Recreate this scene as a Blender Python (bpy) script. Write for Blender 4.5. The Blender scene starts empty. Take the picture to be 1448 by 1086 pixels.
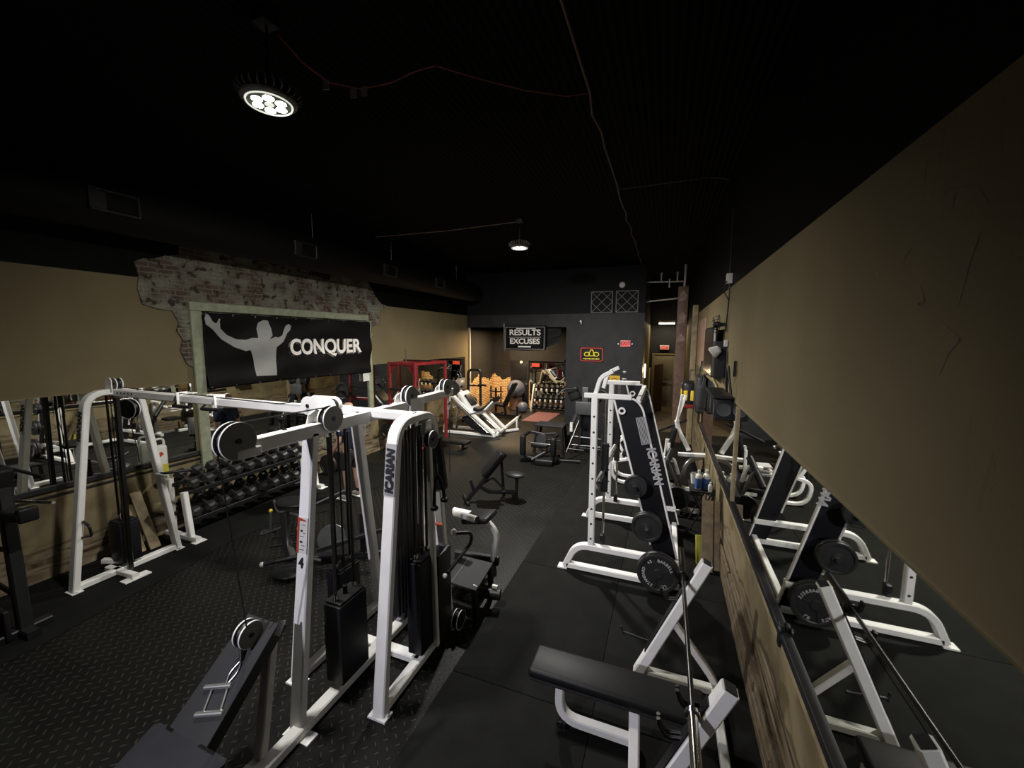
import bpy, bmesh, math, random
from mathutils import Vector as V, Matrix

random.seed(7)
S = bpy.context.scene
COL = S.collection

# ------------------------------------------------------------------ camera
cam_d = bpy.data.cameras.new('camera')
cam_d.sensor_width = 36.0
cam_d.lens = 570.0 / 1448.0 * 36.0
cam_d.clip_start = 0.05
cam_d.clip_end = 80
cam = bpy.data.objects.new('camera', cam_d)
COL.objects.link(cam)
_d = V((942 - 724.0, -(479 - 543.0), -570.0)).normalized()
_r = math.radians(0.3)
_u = V((math.sin(_r), math.cos(_r), 0))
_u.z = -(_u.x * _d.x + _u.y * _d.y) / _d.z
_u.normalize()
_x = _d.cross(_u)
cam.matrix_world = Matrix.Translation((0, 0, 2.9)) @ Matrix((_x, _d, _u)).to_4x4()
S.camera = cam

# ------------------------------------------------------------------ world and light
w = bpy.data.worlds.new('world')
S.world = w
w.use_nodes = True
w.node_tree.nodes['Background'].inputs[0].default_value = (0.05, 0.05, 0.05, 1)
w.node_tree.nodes['Background'].inputs[1].default_value = 0.0
S.view_settings.view_transform = 'Standard'
S.view_settings.look = 'None'
S.view_settings.exposure = 0.0
S.view_settings.gamma = 1.0
S.view_settings.use_curve_mapping = False


def area(name, loc, power, size, color, rot=(0, 0, 0), shape='DISK', size_y=None, spread=180):
    l = bpy.data.lights.new(name, 'AREA')
    l.energy = power
    l.shape = shape
    l.size = size
    if size_y:
        l.size_y = size_y
    l.color = color
    l.spread = math.radians(spread)
    o = bpy.data.objects.new(name, l)
    o.location = loc
    o.rotation_euler = rot
    COL.objects.link(o)
    return o


def point(name, loc, power, r, color):
    l = bpy.data.lights.new(name, 'POINT')
    l.energy = power
    l.shadow_soft_size = r
    l.color = color
    o = bpy.data.objects.new(name, l)
    o.location = loc
    COL.objects.link(o)
    return o


LAMP1 = (-2.74, 2.28, 4.56)
LAMP2 = (-2.69, 7.46, 4.60)
UNSEEN_LAMP = (-3.2, -2.9, 4.56)
COOL = (1.0, 0.97, 0.90)
WARM = (1.0, 0.70, 0.40)


def led_lamp(name, loc, power, aim, cone):
    """six small LED spots set in the lens of a round lamp"""
    for k in range(6):
        t = 2 * math.pi * k / 6 + 0.3
        l = bpy.data.lights.new(name, 'SPOT')
        l.energy = power / 6
        l.spot_size = math.radians(cone)
        l.spot_blend = 1.0
        l.shadow_soft_size = 0.022
        l.color = (0.90, 0.89, 1.0) if 'front' in name else COOL
        o = bpy.data.objects.new(name, l)
        o.location = (loc[0] + 0.085 * math.cos(t), loc[1] + 0.085 * math.sin(t), loc[2] - 0.03)
        o.rotation_euler = V(aim).to_track_quat('-Z', 'Y').to_euler()
        COL.objects.link(o)


led_lamp('near_lamp_light', LAMP1, 620, (-0.10, 0.60, -1), 172)
led_lamp('far_lamp_light', LAMP2, 1700, (0.0, 0.20, -1), 174)
led_lamp('front_lamp_light', UNSEEN_LAMP, 1000, (1.9, 6.9, -3.56), 62)  # unseen source, aimed and narrowed to brighten the frames' near faces
area('alcove_lamp_light', (-5.5, 14.2, 3.2), 200, 0.30, WARM)
area('hall_tube_light', (0.0, 17.8, 3.48), 20, 1.1, (1.0, 0.85, 0.6), shape='RECTANGLE', size_y=0.08)
point('hall_bracket_light', (-0.50, 13.78, 1.9), 16, 0.05, WARM)


# ------------------------------------------------------------------ materials
def nd(nt, typ, **kw):
    n = nt.nodes.new(typ)
    for k, v in kw.items():
        setattr(n, k, v)
    return n


def mat(name, c, rough=0.5, metal=0.0, noise=0.12, nscale=9.0, bump=0.0, bscale=60.0, spec=0.5, coat=0.0):
    m = bpy.data.materials.new(name)
    m.use_nodes = True
    nt = m.node_tree
    b = nt.nodes['Principled BSDF']
    b.inputs['Roughness'].default_value = rough
    b.inputs['Metallic'].default_value = metal
    b.inputs['Specular IOR Level'].default_value = spec
    b.inputs['Coat Weight'].default_value = coat
    tc = nd(nt, 'ShaderNodeTexCoord')
    nz = nd(nt, 'ShaderNodeTexNoise')
    nz.inputs['Scale'].default_value = nscale
    nz.inputs['Detail'].default_value = 4
    nt.links.new(tc.outputs['Object'], nz.inputs['Vector'])
    r = nd(nt, 'ShaderNodeValToRGB')
    lo = tuple(max(0, x * (1 - noise)) for x in c)
    hi = tuple(min(1, x * (1 + noise)) for x in c)
    r.color_ramp.elements[0].position = 0.3
    r.color_ramp.elements[1].position = 0.7
    r.color_ramp.elements[0].color = (*lo, 1)
    r.color_ramp.elements[1].color = (*hi, 1)
    nt.links.new(nz.outputs['Fac'], r.inputs['Fac'])
    nt.links.new(r.outputs['Color'], b.inputs['Base Color'])
    if bump:
        n2 = nd(nt, 'ShaderNodeTexNoise')
        n2.inputs['Scale'].default_value = bscale
        n2.inputs['Detail'].default_value = 3
        nt.links.new(tc.outputs['Object'], n2.inputs['Vector'])
        bp = nd(nt, 'ShaderNodeBump')
        bp.inputs['Strength'].default_value = bump
        bp.inputs['Distance'].default_value = 0.01
        nt.links.new(n2.outputs['Fac'], bp.inputs['Height'])
        nt.links.new(bp.outputs['Normal'], b.inputs['Normal'])
    return m


def emit(name, c, s):
    m = bpy.data.materials.new(name)
    m.use_nodes = True
    b = m.node_tree.nodes['Principled BSDF']
    b.inputs['Base Color'].default_value = (0, 0, 0, 1)
    b.inputs['Emission Color'].default_value = (*c, 1)
    b.inputs['Emission Strength'].default_value = s
    return m


M = {}
M['white'] = mat('white_powder_coat', (0.80, 0.79, 0.77), 0.38, noise=0.06, nscale=5, bump=0.03, bscale=120)
M['white2'] = mat('aged_white_paint', (0.62, 0.60, 0.56), 0.42, noise=0.10)
M['gray'] = mat('grey_pulley_plate', (0.17, 0.166, 0.145), 0.5, noise=0.05)
M['black'] = mat('black_steel', (0.009, 0.009, 0.010), 0.45, noise=0.2, spec=0.35)
M['blackmatte'] = mat('matte_black_paint', (0.010, 0.010, 0.011), 0.75, noise=0.25)
M['panel'] = mat('black_panel', (0.006, 0.0065, 0.009), 0.5, noise=0.15, spec=0.3)
M['vinyl'] = mat('black_vinyl', (0.009, 0.009, 0.0095), 0.46, spec=0.22, noise=0.1, bump=0.05, bscale=300)
M['navy'] = mat('navy_vinyl', (0.007, 0.0078, 0.014), 0.55, noise=0.1, bump=0.05, bscale=300)
M['graypad'] = mat('dark_grey_pad', (0.035, 0.036, 0.038), 0.5, noise=0.1)
M['iron'] = mat('cast_iron', (0.016, 0.016, 0.017), 0.48, noise=0.2, bump=0.08, bscale=90)
M['board'] = mat('charcoal_board', (0.014, 0.014, 0.015), 0.6, noise=0.12)
M['brushed'] = mat('brushed_chrome', (0.82, 0.82, 0.80), 0.38, 1.0, noise=0.04)
M['hexrubber'] = mat('hex_rubber', (0.020, 0.020, 0.020), 0.42, noise=0.2, bump=0.03)
M['chrome'] = mat('chrome', (0.62, 0.62, 0.60), 0.16, 1.0, noise=0.05)
M['steel'] = mat('dull_steel', (0.25, 0.25, 0.25), 0.35, 1.0, noise=0.15)
M['darksteel'] = mat('dark_guide_rod', (0.08, 0.08, 0.08), 0.3, 1.0, noise=0.1)
M['cable'] = mat('black_cable', (0.008, 0.008, 0.008), 0.5)
M['red'] = mat('red_paint', (0.17, 0.011, 0.014), 0.45, noise=0.2)
M['reddecal'] = mat('red_decal', (0.42, 0.05, 0.03), 0.5)
M['label'] = mat('white_label', (0.62, 0.60, 0.57), 0.5, noise=0.05)
M['ink'] = mat('black_ink', (0.01, 0.01, 0.01), 0.5)
M['silverdecal'] = mat('silver_decal', (0.38, 0.38, 0.39), 0.4, 0.0, noise=0.1)
M['yellow'] = mat('yellow_plastic', (0.62, 0.42, 0.03), 0.45)
M['olive'] = mat('dull_yellow', (0.45, 0.42, 0.05), 0.5)
M['wood'] = mat('rough_wood', (0.11, 0.082, 0.048), 0.7, noise=0.35, nscale=14, bump=0.2, bscale=40)
M['plank'] = mat('pale_plank', (0.24, 0.185, 0.105), 0.7, noise=0.3, nscale=10, bump=0.1)
M['greenwood'] = mat('faded_green_wood', (0.27, 0.29, 0.20), 0.65, noise=0.18, nscale=12, bump=0.15, bscale=30)
M['banner'] = mat('black_banner', (0.005, 0.005, 0.005), 0.55, noise=0.1, spec=0.12)
M['print'] = mat('banner_print', (0.30, 0.30, 0.29), 0.5, noise=0.05)
M['printw'] = mat('banner_white', (0.85, 0.81, 0.77), 0.5, noise=0.05)
M['skin'] = mat('skin', (0.42, 0.25, 0.18), 0.5, noise=0.08)
M['shirt'] = mat('navy_cloth', (0.010, 0.015, 0.048), 0.85, noise=0.2)
M['shorts'] = mat('black_cloth', (0.012, 0.012, 0.013), 0.85, noise=0.2)
M['shoe'] = mat('grey_shoe', (0.22, 0.21, 0.20), 0.7)
M['plasticw'] = mat('white_plastic', (0.62, 0.62, 0.58), 0.4)
M['blue'] = mat('blue_label', (0.05, 0.12, 0.36), 0.4)
M['pipe'] = mat('white_painted_pipe', (0.50, 0.48, 0.46), 0.5, noise=0.15)
M['rust'] = mat('rusty_conduit', (0.16, 0.11, 0.08), 0.6, noise=0.3)
M['redcord'] = mat('red_cord', (0.30, 0.06, 0.04), 0.5)
M['pink'] = mat('pink_yoga_mat', (0.19, 0.085, 0.088), 0.8, noise=0.08)
M['ball'] = mat('grey_blue_ball', (0.11, 0.12, 0.16), 0.4, noise=0.1)
M['fin'] = mat('dusty_fin', (0.10, 0.09, 0.072), 0.7, noise=0.3, nscale=40)
M['peel'] = mat('peeling_paint', (0.20, 0.14, 0.115), 0.7, noise=0.3)
M['lens'] = emit('led_lens', (1.0, 0.98, 0.90), 14.0)
M['lensdim'] = emit('led_reflector', (0.80, 0.95, 0.70), 0.12)
M['rim'] = emit('led_rim', (1.0, 0.98, 0.86), 0.8)
M['tube'] = emit('fluorescent', (1.0, 0.86, 0.58), 9.0)
M['exit'] = emit('exit_glow', (1.0, 0.07, 0.05), 0.75)
M['redlit'] = emit('red_lit_sign', (1.0, 0.10, 0.11), 0.85)
M['neonred'] = emit('neon_red', (1.0, 0.08, 0.06), 0.6)
M['neonyel'] = emit('neon_yellow', (1.0, 0.80, 0.04), 0.7)
M['screen'] = mat('dark_screen', (0.006, 0.006, 0.006), 0.15)
M['cream'] = mat('cream_panel', (0.60, 0.52, 0.36), 0.6)
M['doorpaint'] = mat('tan_door_paint', (0.20, 0.17, 0.10), 0.5, noise=0.1)
M['brown'] = mat('brown_wood', (0.10, 0.055, 0.036), 0.6, noise=0.3)
M['mirror'] = mat('mirror_silver', (0.70, 0.71, 0.66), 0.015, 1.0, noise=0.03)


def wall_mat(name, zt, side):
    """tan painted wall: black paint above zt, worn plaster and old boards low down, cracks"""
    m = bpy.data.materials.new(name)
    m.use_nodes = True
    nt = m.node_tree
    L = nt.links.new
    b = nt.nodes['Principled BSDF']
    b.inputs['Roughness'].default_value = 0.66
    b.inputs['Specular IOR Level'].default_value = 0.15
    tc = nd(nt, 'ShaderNodeTexCoord')
    sx = nd(nt, 'ShaderNodeSeparateXYZ')
    L(tc.outputs['Object'], sx.inputs[0])
    cmb = nd(nt, 'ShaderNodeCombineXYZ')
    L(sx.outputs['Y'], cmb.inputs['X'])
    L(sx.outputs['Z'], cmb.inputs['Y'])

    def noise(scale, det=4, vec=None, dist=0.0):
        n = nd(nt, 'ShaderNodeTexNoise')
        n.inputs['Scale'].default_value = scale
        n.inputs['Detail'].default_value = det
        n.inputs['Distortion'].default_value = dist
        L(vec or cmb.outputs[0], n.inputs['Vector'])
        return n

    def ramp(inp, stops):
        r = nd(nt, 'ShaderNodeValToRGB')
        e = r.color_ramp.elements
        e[0].position, e[0].color = stops[0][0], (*stops[0][1], 1)
        e[1].position, e[1].color = stops[-1][0], (*stops[-1][1], 1)
        for p, c in stops[1:-1]:
            x = e.new(p)
            x.color = (*c, 1)
        L(inp, r.inputs['Fac'])
        return r

    def mix(f, a, c):
        x = nd(nt, 'ShaderNodeMix', data_type='RGBA')
        L(f, x.inputs['Factor'])
        L(a, x.inputs['A'])
        L(c, x.inputs['B'])
        return x.outputs['Result']

    def math_(op, a, v):
        x = nd(nt, 'ShaderNodeMath', operation=op)
        if hasattr(a, 'links'):
            L(a, x.inputs[0])
        else:
            x.inputs[0].default_value = a
        if hasattr(v, 'links'):
            L(v, x.inputs[1])
        else:
            x.inputs[1].default_value = v
        return x.outputs[0]
    tan = ramp(noise(1.1, 5).outputs['Fac'], [(0.3, (0.155, 0.125, 0.068)), (0.7, (0.188, 0.152, 0.084))])
    # thin scratches
    st = nd(nt, 'ShaderNodeMapping')
    st.inputs['Rotation'].default_value = (0, 0, 0.5)
    st.inputs['Scale'].default_value = (9, 1.1, 1)
    L(cmb.outputs[0], st.inputs['Vector'])
    sc = ramp(noise(1.7, 2, st.outputs[0], 0.6).outputs['Fac'],
              [(0.492, (0, 0, 0)), (0.4975, (1, 1, 1)), (0.5025, (1, 1, 1)), (0.508, (0, 0, 0))])
    gate = ramp(noise(0.9, 2).outputs['Fac'], [(0.58, (0, 0, 0)), (0.66, (1, 1, 1))])
    sg = nd(nt, 'ShaderNodeMix', data_type='RGBA', blend_type='MULTIPLY')
    sg.inputs['Factor'].default_value = 1
    L(sc.outputs[0], sg.inputs['A'])
    L(gate.outputs[0], sg.inputs['B'])
    scm = math_('MULTIPLY', sg.outputs['Result'], 0.45)
    darkc = nd(nt, 'ShaderNodeRGB')
    darkc.outputs[0].default_value = (0.05, 0.04, 0.025, 1)
    tan2 = mix(scm, tan.outputs[0], darkc.outputs[0])
    # low worn band: boards / lath showing
    mp = nd(nt, 'ShaderNodeMapping')
    mp.inputs['Scale'].default_value = (0.8, 12, 1) if side == 'right' else (1.2, 7, 1)
    L(cmb.outputs[0], mp.inputs['Vector'])
    grain = ramp(noise(1.6, 6, mp.outputs[0], 1.2).outputs['Fac'],
                 [(0.32, (0.040, 0.028, 0.016)), (0.5, (0.17, 0.13, 0.082)), (0.7, (0.27, 0.23, 0.16))])
    edge = math_('ADD', sx.outputs['Z'], math_('MULTIPLY', noise(1.5, 6).outputs['Fac'], 0.55 if side == 'right' else 0.22))
    zl = 0.86 if side == 'right' else 0.46
    low = ramp(edge, [(zl, (1, 1, 1)), (zl + 0.02, (0, 0, 0))])
    rim = ramp(edge, [(zl - 0.01, (0, 0, 0)), (zl + 0.005, (1, 1, 1)), (zl + 0.03, (1, 1, 1)), (zl + 0.05, (0, 0, 0))])
    # blotchy stains between mirror and worn band
    stain = ramp(noise(2.3, 6, None, 0.8).outputs['Fac'], [(0.36, (0.125, 0.097, 0.054)), (0.60, (0.21, 0.17, 0.098))])
    lowzone = math_('LESS_THAN', sx.outputs['Z'], 1.11)
    c1 = mix(lowzone, tan2, stain.outputs[0])
    rimf = math_('MULTIPLY', rim.outputs[0], 0.7)
    c2 = mix(rimf, c1, darkc.outputs[0])
    c3 = mix(low.outputs[0], c2, grain.outputs[0])
    blk = nd(nt, 'ShaderNodeRGB')
    blk.outputs[0].default_value = (0.0014, 0.0014, 0.0014, 1)
    top = math_('GREATER_THAN', sx.outputs['Z'], zt)
    c4 = mix(top, c3, blk.outputs[0])
    L(c4, b.inputs['Base Color'])
    bp = nd(nt, 'ShaderNodeBump')
    bp.inputs['Strength'].default_value = 0.25
    bp.inputs['Distance'].default_value = 0.02
    hb = math_('ADD', math_('MULTIPLY', noise(26, 5).outputs['Fac'], 0.25), math_('MULTIPLY', low.outputs[0], grain.outputs[0]))
    L(hb, bp.inputs['Height'])
    L(bp.outputs['Normal'], b.inputs['Normal'])
    return m


def brick_mat(name, c1, c2, mortar, bw=0.21, bh=0.07, whitewash=0.0, jag=None, over=(0.009, 0.0075, 0.0058), axis='Y'):
    m = bpy.data.materials.new(name)
    m.use_nodes = True
    nt = m.node_tree
    L = nt.links.new
    b = nt.nodes['Principled BSDF']
    b.inputs['Roughness'].default_value = 0.85
    tc = nd(nt, 'ShaderNodeTexCoord')
    sx = nd(nt, 'ShaderNodeSeparateXYZ')
    L(tc.outputs['Object'], sx.inputs[0])
    cmb = nd(nt, 'ShaderNodeCombineXYZ')
    L(sx.outputs[axis], cmb.inputs['X'])
    L(sx.outputs['Z'], cmb.inputs['Y'])
    wob = nd(nt, 'ShaderNodeTexNoise')
    wob.inputs['Scale'].default_value = 5
    L(cmb.outputs[0], wob.inputs['Vector'])
    vm = nd(nt, 'ShaderNodeMix', data_type='RGBA', blend_type='LINEAR_LIGHT')
    vm.inputs['Factor'].default_value = 0.022
    L(cmb.outputs[0], vm.inputs['A'])
    L(wob.outputs['Color'], vm.inputs['B'])
    br = nd(nt, 'ShaderNodeTexBrick')
    br.inputs['Color1'].default_value = (*c1, 1)
    br.inputs['Color2'].default_value = (*c2, 1)
    br.inputs['Mortar'].default_value = (*mortar, 1)
    br.inputs['Scale'].default_value = 1.0
    br.inputs['Brick Width'].default_value = bw
    br.inputs['Row Height'].default_value = bh
    br.inputs['Mortar Size'].default_value = 0.011
    br.inputs['Mortar Smooth'].default_value = 0.4
    L(vm.outputs['Result'], br.inputs['Vector'])
    col = br.outputs['Color']
    nz = nd(nt, 'ShaderNodeTexNoise')
    nz.inputs['Scale'].default_value = 3.2
    nz.inputs['Detail'].default_value = 7
    L(cmb.outputs[0], nz.inputs['Vector'])

    def ramp(inp, a, bb):
        r = nd(nt, 'ShaderNodeValToRGB')
        r.color_ramp.elements[0].position = a
        r.color_ramp.elements[1].position = bb
        L(inp, r.inputs['Fac'])
        return r.outputs[0]

    def mix(f, a, c):
        x = nd(nt, 'ShaderNodeMix', data_type='RGBA')
        L(f, x.inputs['Factor'])
        L(a, x.inputs['A'])
        x.inputs['B'].default_value = (*c, 1)
        return x.outputs['Result']
    if whitewash:
        col = mix(ramp(nz.outputs['Fac'], 0.42, 0.60), col, (0.20, 0.195, 0.15))
        n3 = nd(nt, 'ShaderNodeTexNoise')
        n3.inputs['Scale'].default_value = 9
        n3.inputs['Detail'].default_value = 8
        L(cmb.outputs[0], n3.inputs['Vector'])
        col = mix(ramp(n3.outputs['Fac'], 0.56, 0.63), col, (0.03, 0.022, 0.015))
    if jag is not None:
        n2 = nd(nt, 'ShaderNodeTexNoise')
        n2.inputs['Scale'].default_value = 1.3
        n2.inputs['Detail'].default_value = 3
        L(cmb.outputs[0], n2.inputs['Vector'])
        a = nd(nt, 'ShaderNodeMath', operation='MULTIPLY')
        a.inputs[1].default_value = 1.3
        L(n2.outputs['Fac'], a.inputs[0])
        s = nd(nt, 'ShaderNodeMath', operation='ADD')
        L(sx.outputs['Z'], s.inputs[0])
        L(a.outputs[0], s.inputs[1])
        g = nd(nt, 'ShaderNodeMath', operation='GREATER_THAN')
        g.inputs[1].default_value = jag
        L(s.outputs[0], g.inputs[0])
        col = mix(g.outputs[0], col, over)
    L(col, b.inputs['Base Color'])
    bp = nd(nt, 'ShaderNodeBump')
    bp.inputs['Strength'].default_value = 0.9
    bp.inputs['Distance'].default_value = 0.03
    mm = nd(nt, 'ShaderNodeMath', operation='SUBTRACT')
    L(nz.outputs['Fac'], mm.inputs[0])
    L(br.outputs['Fac'], mm.inputs[1])
    L(mm.outputs[0], bp.inputs['Height'])
    L(bp.outputs['Normal'], b.inputs['Normal'])
    return m


def diamond_mat():
    m = bpy.data.materials.new('diamond_plate_rubber')
    m.use_nodes = True
    nt = m.node_tree
    L = nt.links.new
    b = nt.nodes['Principled BSDF']
    b.inputs['Specular IOR Level'].default_value = 0.16
    tc = nd(nt, 'ShaderNodeTexCoord')
    mp = nd(nt, 'ShaderNodeMapping')
    mp.inputs['Scale'].default_value = (14, 14, 14)
    mp.inputs['Rotation'].default_value = (0, 0, math.radians(45))
    L(tc.outputs['Object'], mp.inputs['Vector'])
    sx = nd(nt, 'ShaderNodeSeparateXYZ')
    L(mp.outputs[0], sx.inputs[0])

    def mt(op, a, c=None):
        x = nd(nt, 'ShaderNodeMath', operation=op)
        for i, v in enumerate((a, c)):
            if v is None:
                continue
            if hasattr(v, 'links'):
                L(v, x.inputs[i])
            else:
                x.inputs[i].default_value = v
        return x.outputs[0]
    u, v = sx.outputs['X'], sx.outputs['Y']
    fu, fv = mt('FLOOR', u), mt('FLOOR', v)
    pu = mt('SUBTRACT', mt('SUBTRACT', u, fu), 0.5)
    pv = mt('SUBTRACT', mt('SUBTRACT', v, fv), 0.5)
    par = mt('PINGPONG', mt('ADD', fu, fv), 1.0)
    d = mt('SUBTRACT', pu, pv)
    # parity picks which axis is the long one
    a = mt('ADD', pv, mt('MULTIPLY', par, d))
    c = mt('SUBTRACT', pu, mt('MULTIPLY', par, d))
    e = mt('ADD', mt('POWER', mt('ABSOLUTE', mt('DIVIDE', a, 0.42)), 2), mt('POWER', mt('ABSOLUTE', mt('DIVIDE', c, 0.11)), 2))
    h = mt('MAXIMUM', mt('SUBTRACT', 1.0, e), 0.0)
    h = mt('MINIMUM', mt('MULTIPLY', h, 2.0), 1.0)
    bp = nd(nt, 'ShaderNodeBump')
    bp.inputs['Strength'].default_value = 1.0
    bp.inputs['Distance'].default_value = 0.012
    L(h, bp.inputs['Height'])
    L(bp.outputs['Normal'], b.inputs['Normal'])
    nz = nd(nt, 'ShaderNodeTexNoise')
    nz.inputs['Scale'].default_value = 1.4
    nz.inputs['Detail'].default_value = 6
    L(tc.outputs['Object'], nz.inputs['Vector'])
    r = nd(nt, 'ShaderNodeValToRGB')
    r.color_ramp.elements[0].position = 0.3
    r.color_ramp.elements[1].position = 0.75
    r.color_ramp.elements[0].color = (0.0042, 0.0043, 0.0036, 1)
    r.color_ramp.elements[1].color = (0.0080, 0.0081, 0.0068, 1)
    L(nz.outputs['Fac'], r.inputs['Fac'])
    mx = nd(nt, 'ShaderNodeMix', data_type='RGBA')
    L(mt('MULTIPLY', h, 0.7), mx.inputs['Factor'])
    L(r.outputs[0], mx.inputs['A'])
    mx.inputs['B'].default_value = (0.046, 0.044, 0.037, 1)  # shine of the raised treads put into the colour as a paler tone
    L(mx.outputs['Result'], b.inputs['Base Color'])
    r2 = nd(nt, 'ShaderNodeMapRange')
    r2.inputs['To Min'].default_value = 0.38
    r2.inputs['To Max'].default_value = 0.58
    L(nz.outputs['Fac'], r2.inputs['Value'])
    L(r2.outputs[0], b.inputs['Roughness'])
    return m


def ceiling_mat():
    m = mat('corrugated_black_ceiling', (0.0024, 0.0023, 0.0023), 0.85, noise=0.2, spec=0.1)
    nt = m.node_tree
    b = nt.nodes['Principled BSDF']
    tc = nd(nt, 'ShaderNodeTexCoord')
    wv = nd(nt, 'ShaderNodeTexWave')
    wv.bands_direction = 'X'
    wv.inputs['Scale'].default_value = 4.5
    nt.links.new(tc.outputs['Object'], wv.inputs['Vector'])
    bp = nd(nt, 'ShaderNodeBump')
    bp.inputs['Strength'].default_value = 0.7
    bp.inputs['Distance'].default_value = 0.03
    nt.links.new(wv.outputs['Fac'], bp.inputs['Height'])
    nt.links.new(bp.outputs['Normal'], b.inputs['Normal'])
    return m


M['wall_left'] = wall_mat('tan_wall_left', 3.70, 'left')
M['wall_right'] = wall_mat('tan_wall_right', 3.59, 'right')
M['brick'] = brick_mat('old_exposed_brick', (0.10, 0.060, 0.042), (0.055, 0.036, 0.027), (0.17, 0.155, 0.115), whitewash=1)
M['warmbrick'] = brick_mat('tan_brick_y', (0.82, 0.54, 0.25), (0.70, 0.43, 0.18), (0.17, 0.10, 0.045), jag=1.95, axis='Y')
M['warmbrickx'] = brick_mat('tan_brick_x', (0.82, 0.54, 0.25), (0.70, 0.43, 0.18), (0.17, 0.10, 0.045), jag=1.95, axis='X')
M['diamond'] = diamond_mat()
M['ceil'] = ceiling_mat()
M['mat'] = mat('smooth_rubber_mat', (0.0070, 0.0072, 0.0062), 0.85, noise=0.25, nscale=4, bump=0.15, bscale=220, spec=0.12)
M['plaster'] = mat('black_plaster', (0.013, 0.013, 0.0155), 0.62, noise=0.45, nscale=3.0, bump=0.5, bscale=5)
M['blackboard'] = mat('black_bulkhead', (0.0085, 0.0085, 0.010), 0.7, noise=0.2, spec=0.2)
M['hallwall'] = mat('ochre_hall_wall', (0.20, 0.15, 0.06), 0.6, noise=0.15)
M['hallfloor'] = mat('hall_floor', (0.12, 0.085, 0.045), 0.5, noise=0.3, nscale=3)
M['alcovefloor'] = mat('alcove_floor', (0.010, 0.0086, 0.007), 0.5, noise=0.2, nscale=3)
M['duct'] = mat('black_duct', (0.0035, 0.0032, 0.003), 0.6, noise=0.2, spec=0.2)
M['ductvent'] = mat('grey_vent', (0.011, 0.0105, 0.010), 0.5, noise=0.2)


# ------------------------------------------------------------------ mesh helpers
ROOT = {}


def tag(o, label=None, cat=None, group=None, kind=None):
    if label:
        o['label'] = label
    if cat:
        o['category'] = cat
    if group:
        o['group'] = group
    if kind:
        o['kind'] = kind
    return o


def thing(name, label, cat, loc=(0, 0, 0), rz=0.0, group=None):
    o = bpy.data.objects.new(name, None)
    o.empty_display_size = 0.1
    COL.objects.link(o)
    o.location = loc
    o.rotation_euler = (0, 0, rz)
    return tag(o, label, cat, group)


def copy_tree(o, parent=None):
    c = o.copy()
    COL.objects.link(c)
    if parent is not None:
        c.parent = parent
    for ch in [x for x in o.children]:
        copy_tree(ch, c)
    return c


def fillet(pts, r, n=5):
    pts = [V(p) for p in pts]
    out = [pts[0]]
    for i in range(1, len(pts) - 1):
        p, a, c = pts[i], pts[i - 1], pts[i + 1]
        d1, d2 = (a - p), (c - p)
        rr = min(r, d1.length * 0.49, d2.length * 0.49)
        d1.normalize()
        d2.normalize()
        s, e = p + d1 * rr, p + d2 * rr
        for k in range(n + 1):
            t = k / n
            out.append(s * (1 - t) ** 2 + p * 2 * t * (1 - t) + e * t * t)
    out.append(pts[-1])
    return out


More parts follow.
